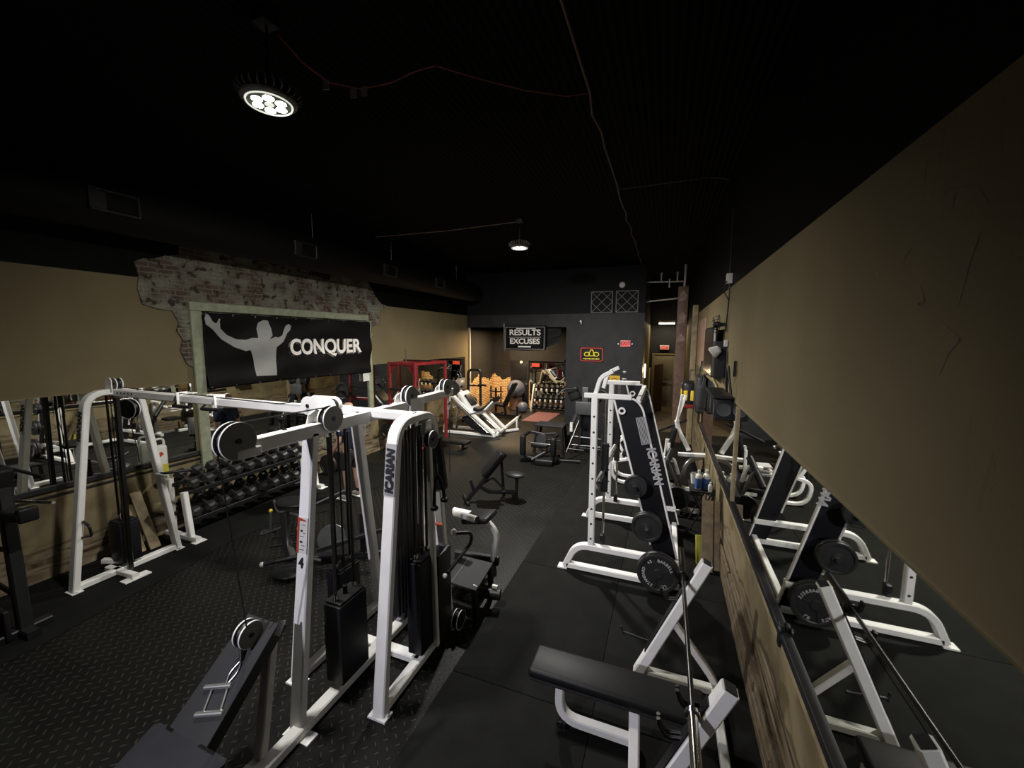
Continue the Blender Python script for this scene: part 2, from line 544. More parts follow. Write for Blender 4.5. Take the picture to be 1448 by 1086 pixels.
class MB:
    def __init__(self):
        self.bm = bmesh.new()

    def _ring(self, c, prof, side, up):
        return [self.bm.verts.new(c + side * a + up * b) for a, b in prof]

    def sweep(self, pts, prof, n=None, cap=True, scale=None):
        pts = [V(p) for p in pts]
        rings = []
        N = len(pts)
        prev = None
        for i, p in enumerate(pts):
            if i == 0:
                t = pts[1] - p
                k = 1
            elif i == N - 1:
                t = p - pts[i - 1]
                k = 1
            else:
                t1 = (p - pts[i - 1]).normalized()
                t2 = (pts[i + 1] - p).normalized()
                t = t1 + t2
                if t.length < 1e-6:
                    t = t1
                k = 1 / max(0.4, t.length / 2)
            t.normalize()
            if n is not None:
                side = V(n) - t * V(n).dot(t)
                if side.length < 1e-5:
                    side = t.orthogonal()
                side.normalize()
            else:
                if prev is None:
                    a = V((0, 0, 1)) if abs(t.z) < 0.9 else V((1, 0, 0))
                    side = t.cross(a).normalized()
                else:
                    side = (prev - t * prev.dot(t)).normalized()
                prev = side
            up = side.cross(t)
            s = scale[i] if scale else 1
            rings.append(self._ring(p, [(a * s, b * s * (k if n is not None else 1)) for a, b in prof], side, up))
        for r0, r1 in zip(rings, rings[1:]):
            m = len(r0)
            for j in range(m):
                self.bm.faces.new((r0[j], r0[(j + 1) % m], r1[(j + 1) % m], r1[j]))
        if cap:
            self.bm.faces.new(list(reversed(rings[0])))
            self.bm.faces.new(rings[-1])
        return self

    def rect(self, pts, w, h, n, c=None):
        """rectangular tube: w along n, h across"""
        c = min(w, h) * 0.14 if c is None else c
        a, b = w / 2, h / 2
        pr = [(a, -b + c), (a, b - c), (a - c, b), (-a + c, b), (-a, b - c), (-a, -b + c), (-a + c, -b), (a - c, -b)]
        return self.sweep(pts, pr, n)

    def tube(self, pts, r, seg=10, scale=None):
        pr = [(r * math.cos(2 * math.pi * k / seg), r * math.sin(2 * math.pi * k / seg)) for k in range(seg)]
        return self.sweep(pts, pr, None, True, scale)

    def box(self, c, s, rz=0, ry=0, rx=0, bev=0.0):
        b2 = bmesh.new()
        bmesh.ops.create_cube(b2, size=1)
        bmesh.ops.scale(b2, vec=s, verts=b2.verts)
        if bev:
            bmesh.ops.bevel(b2, geom=b2.edges[:], offset=bev, segments=3, profile=0.5, affect='EDGES')
        mt = Matrix.Translation(c) @ Matrix.Rotation(rz, 4, 'Z') @ Matrix.Rotation(ry, 4, 'Y') @ Matrix.Rotation(rx, 4, 'X')
        self._merge(b2, mt)
        return self

    def _merge(self, b2, mt):
        mp = {}
        for v in b2.verts:
            mp[v] = self.bm.verts.new(mt @ v.co)
        for f in b2.faces:
            try:
                self.bm.faces.new([mp[v] for v in f.verts])
            except ValueError:
                pass
        b2.free()

    def lathe(self, prof, p0, d, seg=28):
        """prof: list of (radius, along) ; axis from p0 in direction d"""
        p0, d = V(p0), V(d).normalized()
        s = d.orthogonal().normalized()
        u = d.cross(s)
        rings = []
        for r, a in prof:
            if r < 1e-6:
                rings.append([self.bm.verts.new(p0 + d * a)])
            else:
                rings.append([self.bm.verts.new(p0 + d * a + (s * math.cos(2 * math.pi * k / seg) + u * math.sin(2 * math.pi * k / seg)) * r) for k in range(seg)])
        for r0, r1 in zip(rings, rings[1:]):
            for k in range(seg):
                a, b = r0[k % len(r0)], r0[(k + 1) % len(r0)]
                c, e = r1[(k + 1) % len(r1)], r1[k % len(r1)]
                vs = []
                for v in (a, b, c, e):
                    if v not in vs:
                        vs.append(v)
                if len(vs) > 2:
                    self.bm.faces.new(vs)
        closed = abs(prof[0][0] - prof[-1][0]) < 1e-9 and abs(prof[0][1] - prof[-1][1]) < 1e-9
        for r, flip in ((rings[0], True), (rings[-1], False)):
            if len(r) > 1 and not closed:
                self.bm.faces.new(list(reversed(r)) if flip else r)
        return self

    def disc(self, c, d, r, t, seg=28, ch=0.004):
        return self.lathe([(r - ch, -t / 2), (r, -t / 2 + ch), (r, t / 2 - ch), (r - ch, t / 2)], c, d, seg)

    def prism(self, poly, o, u, v, t):
        """polygon in (u,v) from origin o, thickness t along u x v"""
        o, u, v = V(o), V(u).normalized(), V(v).normalized()
        n = u.cross(v)
        a = [self.bm.verts.new(o + u * x + v * y) for x, y in poly]
        b = [self.bm.verts.new(o + u * x + v * y + n * t) for x, y in poly]
        m = len(a)
        self.bm.faces.new(list(reversed(a)))
        self.bm.faces.new(b)
        for i in range(m):
            self.bm.faces.new((a[i], a[(i + 1) % m], b[(i + 1) % m], b[i]))
        return self

    def sphere(self, c, r, sc=(1, 1, 1), seg=20):
        b2 = bmesh.new()
        bmesh.ops.create_uvsphere(b2, u_segments=seg, v_segments=max(8, seg // 2), radius=r)
        bmesh.ops.scale(b2, vec=sc, verts=b2.verts)
        self._merge(b2, Matrix.Translation(c))
        return self

    def text(self, s, o, u, v, size, depth=0.003, bold=0.0, sx=1.0, align='CENTER', shear=0.0, fit=None):
        cu = bpy.data.curves.new('lettering', 'FONT')
        cu.body = s
        cu.size = size
        cu.extrude = depth / 2
        cu.offset = bold
        cu.align_x = align
        cu.align_y = 'CENTER'
        cu.shear = shear
        ob = bpy.data.objects.new('lettering', cu)
        COL.objects.link(ob)
        bpy.context.view_layer.update()
        dg = bpy.context.evaluated_depsgraph_get()
        me = bpy.data.meshes.new_from_object(ob.evaluated_get(dg))
        bpy.data.objects.remove(ob)
        bpy.data.curves.remove(cu)
        b2 = bmesh.new()
        b2.from_mesh(me)
        bpy.data.meshes.remove(me)
        if fit:
            xs = [q.co.x for q in b2.verts]
            yy = [q.co.y for q in b2.verts]
            cx_, cy_ = (min(xs) + max(xs)) / 2, (min(yy) + max(yy)) / 2
            for q in b2.verts:
                q.co.x = (q.co.x - cx_) * fit[0] / (max(xs) - min(xs))
                q.co.y = (q.co.y - cy_) * fit[1] / (max(yy) - min(yy))
            sx = 1.0
        u, v = V(u).normalized(), V(v).normalized()
        n = u.cross(v)
        mt = Matrix.Translation(o) @ Matrix((u, v, n)).transposed().to_4x4() @ Matrix.Diagonal((sx, 1, 1, 1))
        self._merge(b2, mt)
        return self

    def build(self, name, m, parent=None, world=True, ang=40):
        """link as one mesh object; world coordinates are moved into the thing's own frame"""
        bmesh.ops.remove_doubles(self.bm, verts=self.bm.verts, dist=1e-5)
        bmesh.ops.recalc_face_normals(self.bm, faces=self.bm.faces)
        off = None
        if parent is not None and world:
            p = parent
            while p.parent is not None:
                p = p.parent
            off = V(p.location)
        if parent is None and world:
            # own origin at the base of the mesh
            xs = [v.co for v in self.bm.verts]
            off = V(((min(c.x for c in xs) + max(c.x for c in xs)) / 2, (min(c.y for c in xs) + max(c.y for c in xs)) / 2, min(c.z for c in xs)))
        if off is not None:
            for v in self.bm.verts:
                v.co -= off
        me = bpy.data.meshes.new(name)
        self.bm.to_mesh(me)
        self.bm.free()
        for p in me.polygons:
            p.use_smooth = True
        me.set_sharp_from_angle(angle=math.radians(ang))
        me.materials.append(m)
        o = bpy.data.objects.new(name, me)
        COL.objects.link(o)
        if parent is not None:
            o.parent = parent
        elif off is not None:
            o.location = off
        return o


def structure(name, mb, m):
    # structure keeps world coordinates so that its material can use heights
    o = mb.build(name, m, None, world=False)
    o['kind'] = 'structure'
    return o


ORD = ['first', 'second', 'third', 'fourth', 'fifth', 'sixth', 'seventh', 'eighth', 'ninth', 'tenth', 'eleventh', 'twelfth']
X_, Y_, Z_ = (1, 0, 0), (0, 1, 0), (0, 0, 1)
NX, NY, NZ = (-1, 0, 0), (0, -1, 0), (0, 0, -1)
# ================================================================== the setting
XL, XR, YB, YF = -6.8, 0.78, 13.3, -4.2
ZC = 5.15


def slab(name, lo, hi, m):
    lo, hi = V(lo), V(hi)
    return structure(name, MB().box((lo + hi) / 2, hi - lo), m)


slab('floor', (XL, YF, -0.12), (XR, YB, 0.0), M['diamond'])
slab('floor_alcove', (XL, YB, -0.12), (-3.05, 16.0, 0.0), M['alcovefloor'])
slab('floor_hall', (-3.05, YB, -0.12), (XR + 0.2, 18.7, 0.0), M['hallfloor'])
slab('ceiling', (XL - 0.2, YF, ZC), (XR + 0.2, 18.7, ZC + 0.15), M['ceil'])
slab('wall_left', (XL - 0.2, YF, 0), (XL, 13.42, ZC), M['wall_left'])
slab('wall_right', (XR, YF, 0), (XR + 0.2, 18.7, ZC), M['wall_right'])
slab('wall_front', (XL - 0.2, YF - 0.2, 0), (XR + 0.2, YF, ZC), M['blackmatte'])
# back of the room: bulkhead over the alcove and the black pier
slab('wall_bulkhead', (XL, YB, 3.27), (-3.12, YB + 0.15, ZC), M['blackboard'])
slab('trim_1', (XL, YB - 0.012, 3.27), (-3.12, YB, 3.70), M['plaster'])
slab('wall_back', (-3.12, YB, 0), (-0.65, YB + 0.15, 3.70), M['plaster'])
slab('wall_back_upper', (-3.12, YB, 3.70), (-0.65, YB + 0.15, ZC), M['blackboard'])
# alcove
slab('wall_alcove_left', (XL - 0.2, 13.42, 0), (XL, 16.0, 3.5), M['warmbrick'])
slab('wall_alcove_back', (XL, 15.8, 0), (-3.05, 16.0, 3.5), M['warmbrickx'])
slab('wall_alcove_right', (-3.12, YB + 0.15, 0), (-3.0, 16.0, 3.5), M['plaster'])
slab('ceiling_alcove', (XL, YB + 0.15, 3.42), (-3.0, 16.0, 3.5), M['blackmatte'])
structure('trim_2', MB().box((XL + 0.03, 13.42, 1.85), (0.06, 0.06, 3.7)), M['cream'])
# hall beside the black wall
slab('wall_hall_left', (-0.72, YB + 0.15, 0), (-0.65, 18.5, 3.45), M['hallwall'])
slab('wall_hall_upper', (-0.72, YB + 0.15, 3.45), (-0.65, 18.5, ZC), M['blackmatte'])
slab('wall_hall_end', (-0.72, 18.5, 0), (XR, 18.7, ZC), M['blackmatte'])

# exit door at the end of the hall
d = MB().box((-0.03, 18.47, 1.09), (0.86, 0.05, 2.18), bev=0.004)
for z, h in ((1.62, 0.9), (0.62, 0.78)):
    d.box((-0.03, 18.44, z), (0.66, 0.02, h), bev=0.008)
o = d.build('door_1', M['doorpaint'])
o['kind'] = 'structure'
MB().rect([(-0.50, 18.46, 0), (-0.50, 18.46, 2.24), (0.44, 18.46, 2.24), (0.44, 18.46, 0)], 0.07, 0.07, (0, 1, 0)).build('door_frame', M['hallwall'], o)
MB().box((-0.03, 18.415, 1.02), (0.70, 0.03, 0.05)).build('push_bar', M['steel'], o)

# black door of the alcove
d = MB().box((-5.64, 15.77, 0.98), (0.80, 0.05, 1.96), bev=0.004)
for z, h in ((1.5, 0.62), (0.62, 0.85)):
    d.box((-5.64, 15.735, z), (0.6, 0.03, h), bev=0.01)
o = d.build('door_2', M['black'])
o['kind'] = 'structure'
MB().sphere((-5.31, 15.69, 1.0), 0.035).build('door_knob', M['steel'], o)
structure('trim_3', MB().box((-4.9, 15.77, 2.02), (2.3, 0.08, 0.12)), M['blackmatte'])
structure('wall_alcove_soffit', MB().box((-4.6, 15.76, 2.7), (2.95, 0.05, 1.3)), M['blackmatte'])

# rails that carry the wall mirrors
structure('trim_4', MB().box((XL + 0.02, 1.2, 1.085), (0.04, 7.4, 0.05)).box((XL + 0.012, 1.2, 0.99), (0.024, 7.4, 0.018)), M['blackmatte'])
structure('trim_5', MB().box((XL + 0.02, 10.6, 1.07), (0.04, 5.0, 0.05)), M['wood'])
structure('trim_6', MB().box((XR - 0.02, 3.5, 1.085), (0.04, 12.0, 0.05), bev=0.004).box((XR - 0.014, 3.5, 1.035), (0.028, 12.0, 0.012)), M['black'])
structure('trim_7', MB().box((XR - 0.014, 3.5, 1.005), (0.028, 12.0, 0.03)), M['plank'])
structure('trim_8', MB().box((XR - 0.016, 4.92, 1.62), (0.03, 0.055, 1.1)), M['plank'])

# old boards laid bare along the foot of the right wall
bd = MB()
rnd = random.Random(3)
for k, z in enumerate((0.04, 0.13, 0.22, 0.31)):
    y = -2.0
    while y < 8.8:
        l = rnd.uniform(1.2, 2.6)
        bd.box((XR - 0.010 - rnd.uniform(0, 0.012), y + l / 2, z), (0.025, l - 0.02, 0.082), rx=rnd.uniform(-0.006, 0.006), bev=0.003)
        y += l
structure('baseboard_right', bd, M['wood'])


def mirror(name, label, y0, y1, z0, z1, x, sgn):
    o = MB().box((x + sgn * 0.006, (y0 + y1) / 2, (z0 + z1) / 2), (0.012, y1 - y0, z1 - z0)).build(name, M['mirror'])
    return tag(o, label, 'mirror', 'wall mirrors')


mirror('wall_mirror', 'long left wall mirror between the black corner machine and the green frame', -2.5, 4.0, 1.11, 2.18, XL, 1)
mirror('wall_mirror', 'left wall mirror inside the faded green frame, half hidden by the CONQUER banner', 4.18, 7.905, 0.98, 2.3, XL + 0.035, 1)
mirror('wall_mirror', 'left wall mirror behind the red power rack, beside the alcove', 8.14, 13.07, 1.10, 2.22, XL, 1)
mirror('wall_mirror', 'large right wall mirror nearest the camera, beside the flat bench', -2.5, 4.88, 1.11, 2.17, XR, -1)
mirror('wall_mirror', 'right wall mirror beyond the wooden batten, above the bottles on the side table', 4.96, 9.3, 1.11, 2.17, XR, -1)
o = MB().box((-4.47, 15.79, 1.10), (1.46, 0.015, 1.55)).build('wall_mirror', M['mirror'])
tag(o, 'mirror in the back alcove above the dumbbell rack', 'mirror', 'wall mirrors')

# exposed brick round the banner, broken out of the plaster
out = [(3.42, 3.90), (3.46, 3.72), (3.43, 3.55), (3.47, 3.34), (3.62, 3.29), (3.82, 3.27), (3.90, 3.10), (3.86, 2.98), (3.93, 2.85),
       (3.89, 2.68), (3.96, 2.48), (4.08, 2.40), (4.08, 1.0), (4.02, 0.9), (4.1, 0.5), (7.9, 0.5), (7.98, 1.1), (8.06, 2.6), (8.16, 2.9), (8.10, 3.05), (8.22, 3.2), (8.42, 3.22),
       (8.44, 3.45), (8.38, 3.52), (8.72, 3.70), (8.50, 3.74), (8.28, 3.92), (8.02, 4.22), (7.92, 4.6), (4.36, 4.6), (4.18, 4.40), (4.12, 4.28), (3.98, 4.22), (3.97, 4.10), (3.82, 4.06), (3.66, 3.98), (3.52, 3.96)]
rnd = random.Random(5)
o2 = []
for (a, b), (c, e) in zip(out, out[1:] + out[:1]):
    n = max(1, int(math.hypot(c - a, e - b) / 0.11))
    for k in range(n):
        t = k / n
        j = 0.022 if k else 0.0
        o2.append((a + (c - a) * t + rnd.uniform(-j, j), b + (e - b) * t + rnd.uniform(-j, j)))
structure('wall_left_brick', MB().prism(o2, (XL + 0.001, 0, 0), Y_, Z_, 0.03), M['brick'])
# ragged black paint patches left on the brick up under the duct
pt = MB()
pt.prism([(4.62, 4.6), (4.66, 4.40), (4.80, 4.31), (5.0, 4.27), (5.2, 4.20), (5.36, 4.24), (5.52, 4.18), (5.70, 4.22), (5.74, 4.6)], (XL + 0.031, 0, 0), Y_, Z_, 0.01)
pt.prism([(6.2, 4.6), (6.24, 4.34), (6.40, 4.16), (6.62, 4.12), (6.84, 4.10), (6.88, 4.6)], (XL + 0.031, 0, 0), Y_, Z_, 0.01)
structure('trim_9', pt, M['blackmatte'])

# ------------------------------------------------------------------ smooth mats, 1.22 x 1.86 m
k = 0
ys = [-2.54, -0.89, 0.97, 2.83, 4.69, 6.55, 8.41, 10.27, 12.13]
for i in range(len(ys) - 1):
    for col, (x0, x1) in enumerate(((-1.62, -0.40), (-0.40, 0.76))):
        o = MB().box(((x0 + x1) / 2, (ys[i] + ys[i + 1]) / 2, 0.004), (x1 - x0 - 0.006, ys[i + 1] - ys[i] - 0.006, 0.012), bev=0.003).build('rubber_mat', M['mat'])
        side = 'bordering the tread floor' if col == 0 else 'along the right wall'
        w_ = ['hidden under the camera', 'beside the low cable post', 'under the flat bench',
              'before the loaded plates', 'under the white smith machine', 'just past the smith machine',
              'before the black pulldown machine', 'nearest the black back wall'][i]
        tag(o, 'smooth black rubber mat ' + side + ', ' + w_, 'mat', 'smooth rubber floor mats')
        if i < 1:
            bpy.data.objects.remove(o)
# black matting along the left wall under the dumbbells
o = MB().prism([(-6.78, -2.5), (-5.3, -2.5), (-5.37, 1.7), (-5.49, 2.4), (-5.52, 3.07), (-5.66, 3.5), (-5.62, 4.2), (-5.2, 4.9), (-5.0, 7.4), (-6.78, 7.4)], (0, 0, 0.0), X_, Y_, 0.008).build('rubber_mat', M['mat'])
tag(o, 'black rubber matting along the left wall under the dumbbell rack', 'mat', 'smooth rubber floor mats')
# ------------------------------------------------------------------ overhead
dt = thing('ventilation_duct', 'long round black ventilation duct hung under the ceiling along the left wall', 'duct', (-6.15, 5.0, 4.10))
MB().lathe([(0.0, -7.4), (0.30, -7.4), (0.30, 7.52), (0.27, 7.60), (0.0, 7.60)], (-6.2, 5.0, 4.42), Y_, 32).build('duct_tube', M['duct'], dt)
for y in (2.85, 5.45, 7.75, 9.9):
    f = MB()
    f.rect([(-5.905, y - 0.22, 4.28), (-5.905, y - 0.22, 4.50), (-5.905, y + 0.22, 4.50), (-5.905, y + 0.22, 4.28), (-5.905, y - 0.22, 4.28)], 0.07, 0.025, X_)
    f.box((-5.90, y - 0.15, 4.39), (0.012, 0.15, 0.20))
    f.build('vent_grille', M['ductvent'], dt)
for y in (1.0, 5.9, 8.2, 11.4):
    MB().tube([(-6.2, y, 4.70), (-6.2, y, ZC)], 0.008).build('hanger_rod', M['steel'], dt)


def lamp(loc, label, s):
    t = thing('ceiling_lamp', label, 'lamp', (loc[0], loc[1], loc[2]), group='round ceiling lamps')
    x, y, z = loc
    MB().lathe([(0.136 * s, 0.0), (0.165 * s, 0.015), (0.165 * s, 0.03), (0.15 * s, 0.04), (0.12 * s, 0.05), (0.10 * s, 0.13), (0.06 * s, 0.15), (0.0, 0.15)], loc, Z_, 36).build('lamp_housing', M['fin'], t)
    for k in range(26):
        a = 2 * math.pi * k / 26
        c, n = math.cos(a), math.sin(a)
        MB().prism([(0.10 * s, 0.04), (0.175 * s, 0.035), (0.195 * s, 0.055), (0.19 * s, 0.085), (0.15 * s, 0.12), (0.10 * s, 0.125)],
                   (x + n * 0.004, y - c * 0.004, z), (c, n, 0), Z_, 0.008).build('cooling_fin', M['fin'], t)
    MB().lathe([(0.128 * s, 0.0), (0.136 * s, -0.008), (0.140 * s, 0.002), (0.128 * s, 0.0)], loc, Z_, 36).build('lamp_rim', M['rim'], t)
    MB().disc((x, y, z + 0.004), Z_, 0.130 * s, 0.008, 32, 0.001).build('reflector', M['lensdim'], t)
    for k in range(6):
        a = 2 * math.pi * k / 6 + 0.3
        r = 0.085
        MB().disc((x + r * math.cos(a), y + r * math.sin(a), z - 0.004), Z_, 0.033 * s, 0.008, 18, 0.002).build('led_lens', M['lens'], t)
    MB().disc((x, y, z - 0.004), Z_, 0.028 * s, 0.008, 16, 0.002).build('led_lens', M['rim'], t)
    MB().tube([(x, y, z + 0.14), (x, y, z + 0.30)], 0.014).tube([(x, y, z + 0.30), (x + 0.01, y + 0.01, ZC)], 0.008).build('hanger', M['black'], t)
    MB().box((x, y, ZC - 0.04), (0.13, 0.13, 0.07), bev=0.006).build('junction_box', M['black'], t)
    return t


lamp(LAMP1, 'large round ceiling lamp nearest the camera with finned rim', 1.1)
lamp(UNSEEN_LAMP, 'unseen round ceiling lamp added at the front of the room behind the camera', 1.1)  # fixture added to go with the unseen front light
lamp(LAMP2, 'small looking round ceiling lamp far off in front of the black back wall', 1.1)

# red cord from the near lamp to the conduit, with paper tags
pts = [(-2.76, 2.40, 5.10), (-2.70, 2.55, 4.99), (-2.66, 2.78, 4.96), (-2.55, 3.02, 5.02), (-2.3, 3.10, 5.06), (-2.05, 3.10, 5.10), (-1.88, 3.14, 5.13), (-1.6, 3.30, 5.07), (-1.25, 3.60, 5.06), (-0.95, 3.88, 5.10), (-0.75, 3.96, 5.13)]
tag(MB().tube(pts, 0.006, 6).build('red_cable', M['redcord']), 'thin red cord strung across the ceiling from the near lamp', 'cord')
for (x, y, z), nm in (((-2.67, 2.75, 4.93), 'paper tag on the red cord nearest the lamp'), ((-2.58, 2.96, 4.96), 'left paper tag of the pair on the red cord'), ((-2.50, 3.0, 4.98), 'right paper tag of the pair on the red cord')):
    tag(MB().box((x, y, z), (0.05, 0.004, 0.075), rz=0.3).build('cord_tag', M['label']), nm, 'tag', 'tags on the red cord')
cp = [(-0.75, -1.5, 5.12), (-0.75, 2.83, 5.12), (-0.75, 3.94, 5.12)]
for k in range(24):
    cp.append((-0.78 + rnd.uniform(-0.025, 0.025), 4.3 + k * 0.38, 5.12 + rnd.uniform(-0.008, 0.008)))
tag(MB().tube(cp, 0.011, 6).build('ceiling_conduit', M['rust']), 'grey conduit and wire running the length of the ceiling', 'conduit')
cp = fillet([(-0.76, 6.42, 5.10), (0.50, 6.44, 5.12), (0.74, 6.40, 5.04), (0.74, 6.16, 4.7), (0.745, 6.08, 3.74), (0.75, 6.05, 3.45), (0.75, 6.2, 3.0)], 0.12)
tag(MB().tube(cp, 0.009, 6).build('power_cable', M['cable']), 'thin dark cable crossing the ceiling and dropping down the right wall', 'cable')
j = thing('junction_box', 'grey junction box at the top edge of the tan right wall', 'electrical box', (0.74, 6.08, 3.62))
MB().box((0.74, 6.08, 3.69), (0.07, 0.09, 0.13), bev=0.006).build('box_body', M['pipe'], j)
MB().tube([(0.72, 6.05, 3.66), (0.68, 6.0, 3.62), (0.69, 6.02, 3.5), (0.75, 6.05, 3.40)], 0.007, 6).build('cord_loop', M['cable'], j)
tag(MB().tube([(-2.72, 7.5, 5.10), (-4.4, 7.62, 5.10), (-6.1, 7.55, 5.10)], 0.008, 6).build('ceiling_conduit', M['rust']), 'thin conduit from the far lamp to the duct', 'conduit')

# sprinkler pipes at the hall mouth
t = thing('sprinkler_pipe', 'grey sprinkler pipe with upright heads across the hall mouth', 'pipe', (0.0, 13.6, 4.4))
MB().tube([(-0.66, 13.6, 4.66), (0.44, 13.6, 4.64)], 0.024).build('cross_pipe', M['pipe'], t)
for x, z0, z1 in ((-0.22, 4.66, 4.90), (0.02, 4.47, 4.74), (0.24, 4.66, 4.90)):
    MB().tube([(x, 13.6, z0), (x, 13.6, z1)], 0.024).lathe([(0.034, 0), (0.034, 0.03)], (x, 13.6, z1 if z1 > 4.8 else z0), Z_, 12).build('sprinkler_head', M['pipe'], t)
MB().tube([(0.46, 13.62, ZC), (0.46, 13.62, 4.64), (0.42, 13.62, 4.10)], 0.036).build('riser', M['pipe'], t)
MB().tube([(-0.66, 13.62, 4.06), (0.42, 13.62, 4.15)], 0.024).build('water_pipe', M['pipe'], t)

# column at the hall mouth
c = thing('wooden_column', 'peeling reddish brown column at the mouth of the hall', 'column', (0.38, 12.1, 0))
MB().box((0.38, 12.1, 2.15), (0.26, 0.26, 4.3), bev=0.012).build('column_shaft', M['brown'], c)
for z, s in ((3.9, 0.16), (3.3, 0.20), (2.8, 0.10)):
    MB().prism([(-0.10, 0), (0.06, 0.05), (0.10, s), (0.0, s + 0.14), (-0.08, s + 0.05)], (0.38, 11.968, z), X_, Z_, 0.004).build('peeling_paint', M['peel'], c)
tag(MB().box((0.70, 11.95, 1.9), (0.14, 0.10, 3.8), bev=0.01).build('timber_post', M['plank']), 'rough timber post against the right wall beside the brown column', 'post')
tag(MB().box((0.768, 10.5, 2.80), (0.02, 2.0, 1.1), bev=0.003).build('plywood_sheet', mat('pinkish_plywood', (0.27, 0.17, 0.12), 0.6, noise=0.25, nscale=5)), 'tall pinkish plywood sheet on the right wall beside the television', 'board')

# hall fittings
t = thing('tube_light', 'glowing fluorescent tube hung in the hall', 'lamp', (0, 17.8, 3.5))
MB().tube([(-0.30, 17.8, 3.52), (0.30, 17.8, 3.52)], 0.03).build('tube', M['tube'], t)
MB().box((0, 17.8, 3.60), (0.64, 0.09, 0.05)).build('light_housing', M['pipe'], t)
MB().tube([(-0.2, 17.8, 3.6), (-0.2, 17.8, ZC)], 0.006).tube([(0.2, 17.8, 3.6), (0.2, 17.8, ZC)], 0.006).build('hanger_rod', M['rust'], t)
t = thing('exit_sign', 'glowing red EXIT sign above the hall door', 'sign', (-0.05, 18.4, 2.45))
MB().box((-0.05, 18.44, 2.53), (0.36, 0.07, 0.19), bev=0.006).build('sign_box', M['plasticw'], t)
MB().box((-0.05, 18.402, 2.53), (0.31, 0.006, 0.15)).build('sign_face', M['exit'], t)
MB().text('EXIT', (-0.05, 18.396, 2.53), X_, Z_, 0.16, 0.004).build('lettering', M['label'], t)
tag(MB().box((-0.22, 17.0, 0.95), (0.75, 0.06, 1.9), rz=1.2, bev=0.006).build('door_leaf', M['brown']), 'brown wooden door leaf standing open in the hall', 'door')
tag(MB().box((-0.52, 15.9, 1.35), (0.035, 0.7, 0.9), bev=0.004).build('wall_board', M['cream']), 'cream board on the left side of the hall', 'board')
t = thing('wall_lamp', 'lit upright tube lamp on the corner of the hall entrance', 'lamp', (-0.6, 13.75, 1.6))
MB().box((-0.635, 13.75, 1.86), (0.03, 0.07, 0.52), bev=0.004).build('bracket', M['steel'], t)
MB().tube([(-0.60, 13.75, 1.64), (-0.60, 13.75, 2.08)], 0.018).build('tube', M['tube'], t)
# ================================================================== cable crossover, centre tower and far tower
cm = thing('cable_machine', 'big white cable machine with overhead beams and a far tower at the left wall', 'gym machine', (-2.38, 2.8, 0))
B = lambda name, mb, m, par=None: mb.build(name, M[m], par or cm)
LW, LD = 0.105, 0.065


def pulley(c, r, d=X_, par=None, thick=0.055, side='gray'):
    c = V(c)
    d = V(d)
    h = MB()
    for s in (-1, 1):
        h.disc(c + d * s * thick / 2, d, r, 0.010, 30)
    p = B('pulley', h, side, par)
    w_ = MB().lathe([(r * 0.86, -0.016), (r * 0.78, 0.0), (r * 0.86, 0.016)], c, d, 28)
    w_.build('pulley_wheel', M['black'], p)
    MB().lathe([(0.016, -thick / 2 - 0.012), (0.016, thick / 2 + 0.012)], c, d, 10).build('axle_bolt', M['black'], p)
    rim = MB()
    for s in (-1, 1):
        a = c + d * (s * thick / 2)
        rim.lathe([(r - 0.0015, -0.0055), (r + 0.0018, -0.0055), (r + 0.0018, 0.0055), (r - 0.0015, 0.0055), (r - 0.0015, -0.0055)], a, d, 30)
    rim.build('pulley_rim', M['white'], p)
    return p


# the two A frames of the centre tower and the far tower
def aframe(x, y0=2.26, y1=3.31, flip=False):
    pts = fillet([(x, y0, 0.02), (x, y0 + 0.285, 2.24), (x, y1 - 0.265, 2.24), (x, y1, 0.02)], 0.17, 8)
    h = MB().rect(pts, LW, LD, X_)
    B('a_frame', h, 'white')
    b = MB().rect([(x, y0 + 0.03, 0.045), (x, y1 - 0.03, 0.045)], 0.09, 0.07, X_)
    B('base_rail', b, 'white')
    for yy in (y0, y1):
        B('foot_plate', MB().box((x, yy, 0.008), (0.16, 0.10, 0.016)).lathe([(0.012, 0), (0.012, 0.014)], (x + 0.065, yy, 0.014), Z_, 8), 'white')


aframe(-1.93)
aframe(-2.78)
aframe(-6.15, 2.24, 3.28)

# spine on the floor, end posts, overhead beam
B('base_rail', MB().rect([(-2.37, 1.50, 0.05), (-2.37, 4.10, 0.05)], 0.10, 0.075, X_), 'white')
B('base_rail', MB().rect([(-1.93, 2.80, 0.05), (-2.78, 2.80, 0.05)], 0.10, 0.06, Y_), 'white')
for y0, y1 in ((1.93, 2.18), (3.68, 3.44)):
    B('end_post', MB().rect([(-2.40, y0, 0.05), (-2.40, y1, 2.20)], LW, LD, X_), 'white')
B('foot_plate', MB().box((-2.37, 1.92, 0.008), (0.24, 0.10, 0.016)), 'white')
B('foot_plate', MB().box((-2.37, 3.70, 0.008), (0.24, 0.10, 0.016)), 'white')
bm_ = MB().rect([(-2.38, 1.66, 2.225), (-2.38, 3.42, 2.225)], 0.065, 0.10, X_)
B('overhead_beam', bm_, 'white')
B('overhead_beam', MB().rect([(-2.36, 3.34, 2.255), (-2.36, 4.18, 2.265)], 0.065, 0.085, X_), 'white')
B('beam_splice', MB().box((-2.40, 3.42, 2.20), (0.03, 0.24, 0.20), bev=0.01).box((-2.33, 3.42, 2.20), (0.03, 0.24, 0.2), bev=0.01), 'white')
bh = MB()
for y in (1.95, 2.20, 2.64, 3.05):
    bh.disc((-2.38, y, 2.2765), Z_, 0.016, 0.006, 12, 0.001)
for y in (2.78, 2.30):
    bh.disc((-2.345, y, 2.235), X_, 0.018, 0.01, 12, 0.002)
B('bolt', bh, 'black')
